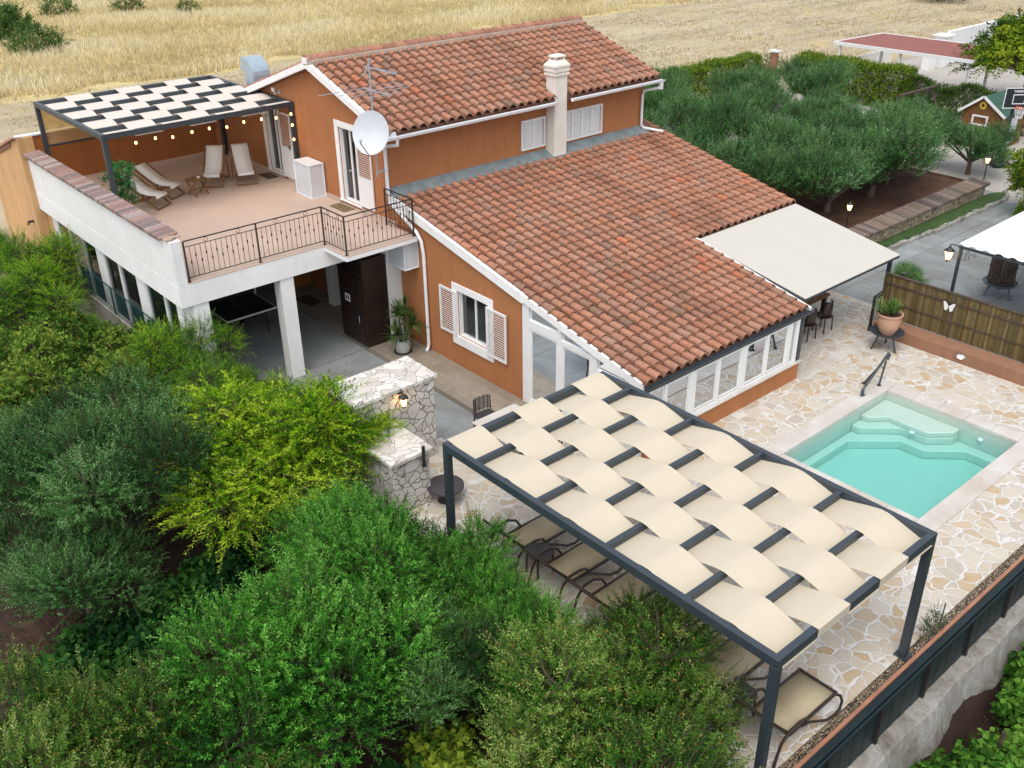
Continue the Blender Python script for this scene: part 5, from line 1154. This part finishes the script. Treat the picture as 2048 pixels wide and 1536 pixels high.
for k,x,y,z,rz,s,sz,lb in [
 ('oliveA',-8.75,-10.2,-1.15,.3,1.15,1.05,'large fresh green olive tree at the bottom of the picture, left of the yellowing olives'),
 ('oliveB',-6.15,-14.0,-1.0,1.2,1.15,.92,'olive tree with scattered yellow leaves at the bottom centre below the loungers'),
 ('oliveB',-5.45,-13.0,-.9,3.4,.84,.72,'small yellow flecked olive tree reaching the near long beam of the pergola'),
 ('oliveA',-6.9,-8.75,-.9,2.1,.95,.92,'mid green olive tree in front of the low stone wall'),
 ('oliveA',-5.75,-9.9,-.95,4.2,.78,.70,'small bright olive tree beside the round stone table'),
 ('oliveC',-7.35,-10.9,-1.0,1.0,.75,.75,'narrow dark olive tree between the two large bottom olives'),
 ('oliveA',-5.95,-11.6,-.95,5.1,.80,.70,'small olive tree covering the heads of the middle loungers'),
 ('oliveC',-8.95,-3.6,-.75,.7,1.22,1.0,'large dull grey green olive tree on the left beside the golden bushes'),
 ('oliveC',-10.2,-2.2,-.7,2.4,1.05,.85,'dark olive tree at the left edge of the picture, halfway down'),
 ('oliveC',-10.3,-5.0,-.9,4.0,.90,.66,'low shaded olive tree at the left edge above the vine rows'),
 ('oliveB',-11.85,-9.25,-1.2,2.9,1.0,.9,'olive tree in the bottom left corner with bare grey limbs showing'),
 ('oliveB',-10.6,-11.2,-1.25,5.0,.8,.62,'low olive branches along the bottom edge right of the corner olive'),
 ('oliveB',-7.6,-14.3,-1.2,.2,.62,.72,'olive tree cut off by the bottom edge below the yellowing olive'),
 ]: tree(k,'olive_tree',lb,'olive tree',(x,y,z),rz,s,sz,G1)
G2='golden green bushes along the carport'
for k,x,y,z,rz,s,sz,lb in [
 ('thuja',-6.45,-4.7,-.7,.4,1.75,1.08,'big golden yellow feathery bush in front of the white stone walls'),
 ('thuja',-5.35,-5.3,-.5,2.2,.95,.98,'golden bush touching the wall lantern end of the tall stone wall'),
 ('thuja',-5.6,-2.75,-.5,1.1,.80,.70,'small golden bush left of the tall stone wall cap'),
 ('thujaG',-5.95,.05,-.5,.0,1.0,.95,'yellow green bush hiding the foot of the carport corner column'),
 ('thujaG',-5.45,-1.35,-.5,2.0,.45,.68,'slender yellow green bush inside the carport opening'),
 ('thujaG',-6.8,-1.9,-.6,1.0,1.15,.85,'green feathery bush between the dull olive and the golden bush'),
 ('thujaG',-7.0,6.4,-.3,3.0,1.0,1.08,'tall green bush in front of the glazed garage wall near the tan annex'),
 ('thujaG',-8.0,5.0,-.4,4.0,1.2,1.0,'full green bush at the left edge below the tan annex wall'),
 ('thujaG',-7.05,9.7,-.35,5.0,.42,.85,'small dark conifer at the far left against the tan annex'),
 ('thujaG',-7.0,3.7,-.4,5.5,.62,.62,'low green bush by the teal wire fence'),
 ]: tree(k,'feathery_bush',lb,'bush',(x,y,z),rz,s,sz,G2)
for x,y,z,rz,s,lb in [(-6.7,1.7,-.5,0,.8,'small broad leaved fruit tree by the wire fence kerb'),(-8.4,1.7,-.5,1.,1.05,'broad leaved fruit tree with thin grey stem at the left edge'),(-7.9,.1,-.55,2.,.95,'fruit tree with drooping leaves above the dull olive'),(-9.6,.4,-.6,3.,1.0,'fruit tree partly cut off by the left edge')]:
    tree('broad','fruit_tree',lb,'fruit tree',(x,y,z),rz,s,s,'fruit trees on the left')
G3='olive trees in the bed behind the awning'
k3=[(11.4,.9,'nearest the house behind the lower roof edge'),(0,0,'')]
OL=[(12.6,1.6,.95,1.0,'dark olive right behind the edge of the lower tile roof'),
 (13.7,4.6,.9,1.0,'olive closest to the upper roof gutter corner'),(16.4,7.3,.95,1.05,'olive below the left part of the clipped far hedge'),
 (20.2,8.6,.95,1.0,'olive in front of the brown gate post'),(16.9,3.9,1.0,1.1,'tall full olive in the middle left of the grove'),
 (24.6,7.2,1.0,.95,'pale olive in front of the gap between the hedges'),(27.6,5.6,1.0,1.0,'pale bushy olive below the tall clipped hedge'),
 (20.3,4.2,.9,.95,'olive with pale paving visible beside it'),(13.9,-1.0,.92,.95,'dark olive behind the lower roof verge near the awning'),
 (17.4,.2,1.0,1.0,'olive in the centre of the grove'),(21.4,1.2,1.0,1.0,'olive left of the swing set'),
 (18.2,-3.1,1.25,1.15,'big dark olive leaning over the tiled wall near the garden lamp'),(20.4,-2.2,.95,1.05,'bright tipped olive in the front row of the grove'),
 (24.9,-.9,.85,.82,'olive in front of the playhouse gable'),(24.6,-3.5,.8,.72,'dark olive by the lamp at the end of the tiled wall'),(19.9,-2.7,.8,.85,'olive at the front of the bed right above the tiled wall'),(21.6,-1.2,.8,.8,'olive half way to the playhouse at the end of the bed'),(15.6,-3.0,1.1,1.05,'dark round olive right beside the garden lamp next to the awning')]
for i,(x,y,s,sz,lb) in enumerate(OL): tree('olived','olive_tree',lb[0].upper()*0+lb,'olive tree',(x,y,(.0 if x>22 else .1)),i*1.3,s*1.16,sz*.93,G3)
tree('leafy','leafy_tree','broad leaved green tree at the top right behind the hedge','tree',(37.6,.2,0),.5,1.9,1.5)
tree('leafy','leafy_tree','light green tree at the right edge over the driveway','tree',(21.9,-7.6,-.6),2.5,.95,1.1)
tree('leafy','leafy_tree','leafy branch tips at the right edge above the white metal roof','tree',(17.2,-9.2,-.6),1.5,.42,1.0)
def hedge(label,x0,x1,y0,y1,z0,h,n,cols,seed,cat='hedge',L=7,leaf=(.10,.05),bulge=.06,name='hedge'):
    rng=np.random.default_rng(seed); W,D_,H=x1-x0,y1-y0,h; ar=np.array([D_*H,D_*H,W*H,W*H,W*D_]); f=rng.choice(5,n,p=ar/ar.sum()); u=rng.random((n,2)); dep=-rng.random(n)**2*.18
    P=np.zeros((n,3)); Nn=np.zeros((n,3)); 
    for k,(nrm,fn) in enumerate([((-1,0,0),lambda a,b,d:(0-d,a*D_,b*H)),((1,0,0),lambda a,b,d:(W+d,a*D_,b*H)),((0,-1,0),lambda a,b,d:(a*W,0-d,b*H)),((0,1,0),lambda a,b,d:(a*W,D_+d,b*H)),((0,0,1),lambda a,b,d:(a*W,b*D_,H+d))]):
        s=f==k; a,b_,d=u[s,0],u[s,1],dep[s]; q=fn(a,b_,d); P[s]=np.stack([np.broadcast_to(c,a.shape) for c in q],1); Nn[s]=nrm
    bu=bulge*(np.sin(P[:,0]*1.9+seed)+np.sin(P[:,1]*2.3)+np.sin(P[:,2]*3)); P+=Nn*bu[:,None]
    V,C=shoots(rng,P,Nn*.6+np.array([0,0,.6])+rng.normal(0,.4,(n,3)),L,.22,leaf,cols,theta=60); me=np_mesh('foliage',V,np.arange(len(V)).reshape(-1,4),C,'leaf')
    r=thing(name,label,cat,(x0,y0,z0)); o=bpy.data.objects.new('foliage',me); COL.objects.link(o); o.parent=r
    m=MB(); 
    for i in range(int(max(W,D_)/.6)): a=(i+.5)/int(max(W,D_)/.6); m.tube([(W*a if W>D_ else W/2,D_*a if D_>=W else D_/2,-.2),(W*a if W>D_ else W/2,D_*a if D_>=W else D_/2,H*.8)],.03,5)
    m.build('stem','bark',r); return r
HC=[(.03,.085,.008),(.08,.18,.012),(.19,.32,.015),(.36,.46,.03)]
hedge('long clipped yellow green hedge between the olives and the dry field',21.0,32.0,11.9,12.9,-.2,1.75,7500,HC,31)
hedge('tall clipped hedge in front of the red roofed carport',32.2,33.3,3.8,9.9,-.1,1.9,6500,HC,32)
hedge('looser dark creeper hedge between the clipped hedge and the playhouse',32.3,33.5,-5.5,3.7,-.1,1.5,6500,[(.015,.05,.008),(.035,.10,.012),(.08,.17,.02),(.15,.22,.03)],33,bulge=.22)
# vines --------------------------------------------------
VC=[(.010,.05,.014),(.018,.085,.020),(.035,.13,.025),(.07,.20,.03)]
def vines(label,lobes,n,seed,cols,loc,rz=0):
    r=thing('grape_vine',label,'vine',loc,rz,'rows of grape vines')
    me=crown('foliage',lobes,n,L=6,stem=.30,leaf=(.14,.125),cols=cols,up=.5,rnd=.7,shell=.7,seed=seed,minz=-.2,theta=75,taper=.8,curve=.3)
    o=bpy.data.objects.new('foliage',me); COL.objects.link(o); o.parent=r
    m=MB()
    for l in lobes: m.tube([(l[0],l[1],-.3),(l[0]+.05,l[1],.2),(l[0],l[1]+.05,l[2])],[.03,.025,.012],6)
    m.build('stem','bark',r); return r
row=lambda L,h: [(i*.8+.2*math.sin(i*3),.15*math.sin(i*2),h,.62,.42,.40) for i in range(L)]
vines('dark vine row in the deep shade between the dull olive and the golden bush',row(5,.35),1100,41,VC,(-9.9,-6.3,-1.0),R(25))
vines('vine row crossing the dark soil left of the large bottom olive',row(5,.35),1100,42,VC,(-11.2,-7.3,-1.1),R(20))
vines('vine clump at the left edge above the corner olive',row(2,.35),500,43,VC,(-11.4,-6.4,-1.0),R(20))
vines('vine leaves in the gap between the two large bottom olives',row(2,.4),500,44,[(.03,.10,.01),(.08,.19,.02),(.2,.32,.03),(.3,.4,.04)],(-7.9,-12.6,-1.1),R(60))
vines('shaded vine leaves at the bottom edge under the large olive',row(3,.3),700,45,VC,(-10.2,-11.9,-1.2),R(10))
VB=[(.015,.075,.010),(.04,.15,.015),(.09,.25,.03),(.17,.36,.05)]
vines('bright vine growing against the concrete retaining wall',row(3,.45),900,46,VB,(.9,-17.0,-1.9),R(8))
vines('bright vine in the bottom right corner below the wall',row(3,.35),900,47,VB,(-1.8,-17.3,-1.95),R(4))
vines('vine at the right edge below the retaining wall',row(3,.4),800,48,VB,(2.6,-17.5,-1.9),R(0))
vines('vine patch filling the corner at the bottom right edge',row(4,.3),1100,49,VB,(.6,-17.9,-1.9),R(5))
vines('leafy vine right under the broken concrete wall near the bottom edge',row(3,.4),800,50,VB,(-3.2,-17.0,-1.95),R(8))
m=MB(); m.tube([(0,0,-.2),(.05,.02,1.0)],.035,7); o=tag(m.build('vine_stake','old_wood'),'short grey wooden stake among the vines at the bottom right','stake'); o.location=(-.55,-17.0,-1.9)
def cover(name,label,n,regs,cols,leaf,seed):
    rng=np.random.default_rng(seed); Ps=[]
    for x0,x1,y0,y1,w in regs:
        k=int(n*w); x=rng.uniform(x0,x1,k); y=rng.uniform(y0,y1,k); m_=np.sin(x*1.7+seed)+np.sin(y*2.1+x*.6)+rng.normal(0,.5,k)>.15; x,y=x[m_],y[m_]
        Ps.append(np.stack([x,y,np.array([ground_h(a,b_) for a,b_ in zip(x,y)])+.01],1))
    P=np.concatenate(Ps); D_=rng.normal(0,.6,P.shape)+np.array([0,0,.8]); V,C=shoots(rng,P,D_,7,.22,leaf,cols,theta=65); me=np_mesh(name,V,np.arange(len(V)).reshape(-1,4),C,'leaf'); o=bpy.data.objects.new(name,me); COL.objects.link(o); tag(o,label,'ground cover',None,'stuff')
cover('weeds','low green weeds and fallen leaves scattered on the dark vineyard soil',5200,[(-14,-5.8,-16,3,.7),(-6,4.5,-20,-16.4,.3)],[(.02,.06,.012),(.04,.11,.02),(.09,.17,.03),(.18,.20,.06)],(.07,.03),81)
cover('leaf_litter','dry brown leaf litter on the soil under the trees',5200,[(-14,-5.8,-16,3,.6),(-6,4.5,-20,-16.4,.25),(10.4,22,-4.8,4.4,.15)],[(.10,.06,.03),(.18,.11,.06),(.28,.19,.11)],(.06,.03),82)
# small plants --------------------------------------------
t=thing('terrace_plant','tiered green potted plant by the left post of the terrace pergola','potted plant',(-4.98,4.85,TZ))
m=MB(); m.lathe([(0,0),(.15,0),(.19,.32),(.2,.34),(.16,.34),(.15,.30),(0,.30)],(0,0,0),20,cap=False); m.build('pot','enamel',t)
lob=[(0,-.25,1.38,.24,.30,.17),(0.02,.10,1.02,.28,.34,.15),(0,-.30,.92,.22,.26,.15),(0,.0,.55,.25,.30,.16)]
me=crown('leaves',lob,330,L=8,stem=.16,leaf=(.085,.04),cols=[(.02,.12,.03),(.04,.20,.05),(.07,.28,.08),(.12,.36,.1)],up=.3,theta=65,seed=51,shell=.8); o=bpy.data.objects.new('leaves',me); COL.objects.link(o); o.parent=t
m=MB()
for l in lob: m.tube([(0,0,.25),(l[0],l[1]*.5,l[2]*.6),(l[0],l[1],l[2])],.009,5)
m.build('stem','bark',t)
t=thing('fan_palm','small fan palm behind the start of the plank fence','palm',(11.2,-8.35,0))
m=MB(); fr=MB(); rr=random.Random(4)
m.tube([(0,0,0),(0,0,.5)],[.10,.08],8)
for i in range(15):
    a=i*2.4; e=R(rr.uniform(15,80)); d=Vector((math.cos(a)*math.cos(e),math.sin(a)*math.cos(e),math.sin(e))); c=Vector((0,0,.5))+d*rr.uniform(.35,.55); m.tube([(0,0,.5),c],.010,5)
    sd=d.cross(Vector((0,0,1))).normalized(); u=sd.cross(d)
    for k in range(22):
        b_=R(-105+210*k/21); fr.col=shade(random.choice(GA[:3]),.2); q=(d*math.cos(b_)+sd*math.sin(b_)); tip=c+q*.42+Vector((0,0,-.05-.05*abs(math.sin(b_)))); w_=d*math.sin(b_)*-.012+sd*math.cos(b_)*.012; mid=c+q*.22
        fr.add([c,mid+w_,tip,mid-w_],[(0,1,2,3)])
m.build('stem','bark',t); fr.build('fronds','leaf',t)
t=thing('small_weed','small leafy weed growing in the gravel strip by the green fence','plant',(-.35,-15.5,0))
me=crown('leaves',[(0,0,.22,.22,.10,.25),(-.2,.02,.12,.15,.08,.12)],90,L=9,stem=.14,leaf=(.04,.02),cols=[(.03,.08,.03),(.06,.13,.05),(.12,.18,.07)],up=1,seed=55,shell=.9); o=bpy.data.objects.new('leaves',me); COL.objects.link(o); o.parent=t
m=MB(); m.tube([(.25,0,0),(.27,0,.5)],.012,5); m.build('stem','play_green',t); 
DRY_=[(.30,.22,.09),(.42,.31,.13),(.54,.41,.18),(.62,.50,.26)]
def bush(label,x,y,z,s,cols=HC,seed=61,n=500,name='field_bush'):
    r=thing(name,label,'bush',(x,y,z)); me=crown('foliage',[(0,0,.5,1,1,.7),(.6,.2,.35,.6,.6,.5),(-.5,-.3,.4,.6,.6,.5)],n,L=8,stem=.3,leaf=(.14,.06),cols=cols,seed=seed,shell=.7); o=bpy.data.objects.new('foliage',me); COL.objects.link(o); o.parent=r; r.scale=(s,s,s)
    m=MB(); 
    for i in range(6): m.tube([(0,0,-.3),(.5*math.cos(i),.5*math.sin(i),.6)],.03,5)
    m.build('stem','bark',r)
BG=[(.03,.08,.02),(.06,.15,.03),(.11,.22,.05),(.18,.28,.08)]
bush('round green bush in the dry grass at the upper left edge',6.9,60.6,-.4,2.1,BG,61,900)
bush('low green bush below the round bush at the upper left',7.2,52.5,-.4,1.5,BG,62,500)
bush('small dark green bush alone in the dry grass',22.6,62.5,-.3,.9,BG,63,300)
bush('flat patch of green scrub along the far field edge, left part',14.5,69.5,-.35,1.3,BG,64,300)
bush('flat green scrub left of the small dark bush',19.5,67.5,-.35,1.2,[(.08,.14,.03),(.14,.2,.05),(.2,.26,.07)],65,300)
bush('green tuft by the field side of the hedge gap',38.8,16.0,-.3,.55,BG,66,200)
bush('pale green thistle tuft in the bare field right of the roof',27.5,24.0,-.3,.35,BG,67,150)
bush('grey green scrub at the top edge right of centre',72.5,23.0,-.3,2.0,[(.08,.10,.05),(.12,.14,.07),(.18,.18,.1)],68,500)
# dry grass: many small tufts
def grass(name,label_,n,reg,h,w,cols,seed,blades_=4):
    rng=np.random.default_rng(seed); x=rng.uniform(reg[0],reg[1],n); y=reg[2]+(reg[3]-reg[2])*rng.random(n)**1.25
    k=(np.sin(x*.35+np.sin(y*.21)*2)+np.sin(y*.5+x*.13)+rng.normal(0,.6,n)); z=-.36+np.maximum(0,(y-90)*.05)
    hh=h*(.75+.18*k)*rng.uniform(.6,1.3,n); hh=np.clip(hh,.12,2)
    edge=reg[2]+1.2*np.sin(x*.4)+.8*np.sin(x*1.1); keep=y>edge; x,y,z,hh,k=x[keep],y[keep],z[keep],hh[keep],k[keep]; n=len(x)
    V=[];C=[]
    cols=np.array(cols); ci=np.clip((k+2.2)/4.4*(len(cols)-1)+rng.normal(0,.5,n),0,len(cols)-1.001); i0=ci.astype(int); f=(ci-i0)[:,None]; cc=cols[i0]*(1-f)+cols[i0+1]*f
    for b in range(blades_):
        a=rng.uniform(0,6.28,n); ox=x+rng.normal(0,.12,n); oy=y+rng.normal(0,.12,n); dx,dy=np.cos(a)*w,np.sin(a)*w; lx,ly=rng.normal(0,.22,n)*hh,rng.normal(0,.22,n)*hh; H=hh*rng.uniform(.7,1.1,n)
        q=np.stack([np.stack([ox-dx,oy-dy,z],1),np.stack([ox+dx,oy+dy,z],1),np.stack([ox+lx+dx*.5,oy+ly+dy*.5,z+H],1),np.stack([ox+lx-dx*.3,oy+ly-dy*.3,z+H*.95],1)],1)
        V.append(q.reshape(-1,3)); C.append(cc*rng.uniform(.7,1.25,(n,1)))
    V=np.concatenate(V); C=np.concatenate(C); me=np_mesh(name,V,np.arange(len(V)).reshape(-1,4),C,'dry_grass'); o=bpy.data.objects.new(name,me); COL.objects.link(o); tag(o,label_,'dry grass',None,'stuff')
grass('dry_grass','tall golden dry grass standing behind the bare strip of field',90000,(-12,60,38.5,100),.55,.028,[(.58,.51,.28),(.74,.64,.36),(.85,.75,.47),(.90,.84,.62)],71)
grass('field_stubble','short straw coloured stubble on the bare field',16000,(-4,76,13.5,46),.13,.03,[(.44,.36,.22),(.56,.46,.28),(.64,.56,.36)],72,3)
grass('verge_tufts','short grass tufts on the lawn strip by the tiled wall',3000,(12,22.9,-5.85,-5.3),.14,.012,[(.02,.06,.01),(.05,.12,.02),(.09,.16,.03)],73,3) if False else None
# ---------------------------------------------------------------- camera, light
cam=bpy.data.cameras.new('camera'); co=bpy.data.objects.new('camera',cam); COL.objects.link(co); sc.camera=co
r_=Vector((0.75516879,-0.65542493,-0.01175847)); u_=Vector((0.32205978,0.3553288,0.87750723)); f_=Vector((0.57096199,0.666453,-0.47941923))
Mx=Matrix(((r_.x,u_.x,-f_.x,0),(r_.y,u_.y,-f_.y,0),(r_.z,u_.z,-f_.z,0),(0,0,0,1))); Mx.translation=Vector((-13.29376,-20.16648,11.30123)); co.matrix_world=Mx
cam.sensor_width=36; cam.lens=36*1948.905/2048; cam.clip_start=.1; cam.clip_end=5000
SUN_EL,SUN_AZ=38,0
sd=Vector((-.38,-.26,.88)).normalized()   # towards the sun
w=bpy.data.worlds.new('World'); sc.world=w; w.use_nodes=True; nt=w.node_tree; bg=nt.nodes['Background']; sky=nt.nodes.new('ShaderNodeTexSky'); sky.sky_type='NISHITA'; sky.sun_disc=False
sky.sun_elevation=math.asin(sd.z); sky.sun_rotation=math.atan2(sd.x,sd.y); sky.dust_density=3; sky.air_density=1.0; sky.ozone_density=1.0
hs=nt.nodes.new('ShaderNodeHueSaturation'); hs.inputs['Saturation'].default_value=.40; nt.links.new(sky.outputs[0],hs.inputs['Color']); nt.links.new(hs.outputs[0],bg.inputs[0]); bg.inputs[1].default_value=.15
s_=bpy.data.lights.new('sun','SUN'); s_.energy=.5; s_.angle=R(35); s_.color=(1,.90,.74); so_=bpy.data.objects.new('sun',s_); COL.objects.link(so_); so_.rotation_euler=sd.to_track_quat('Z','Y').to_euler()
sc.view_settings.view_transform='Standard'; sc.view_settings.look='None'; sc.view_settings.exposure=.82; sc.view_settings.gamma=1
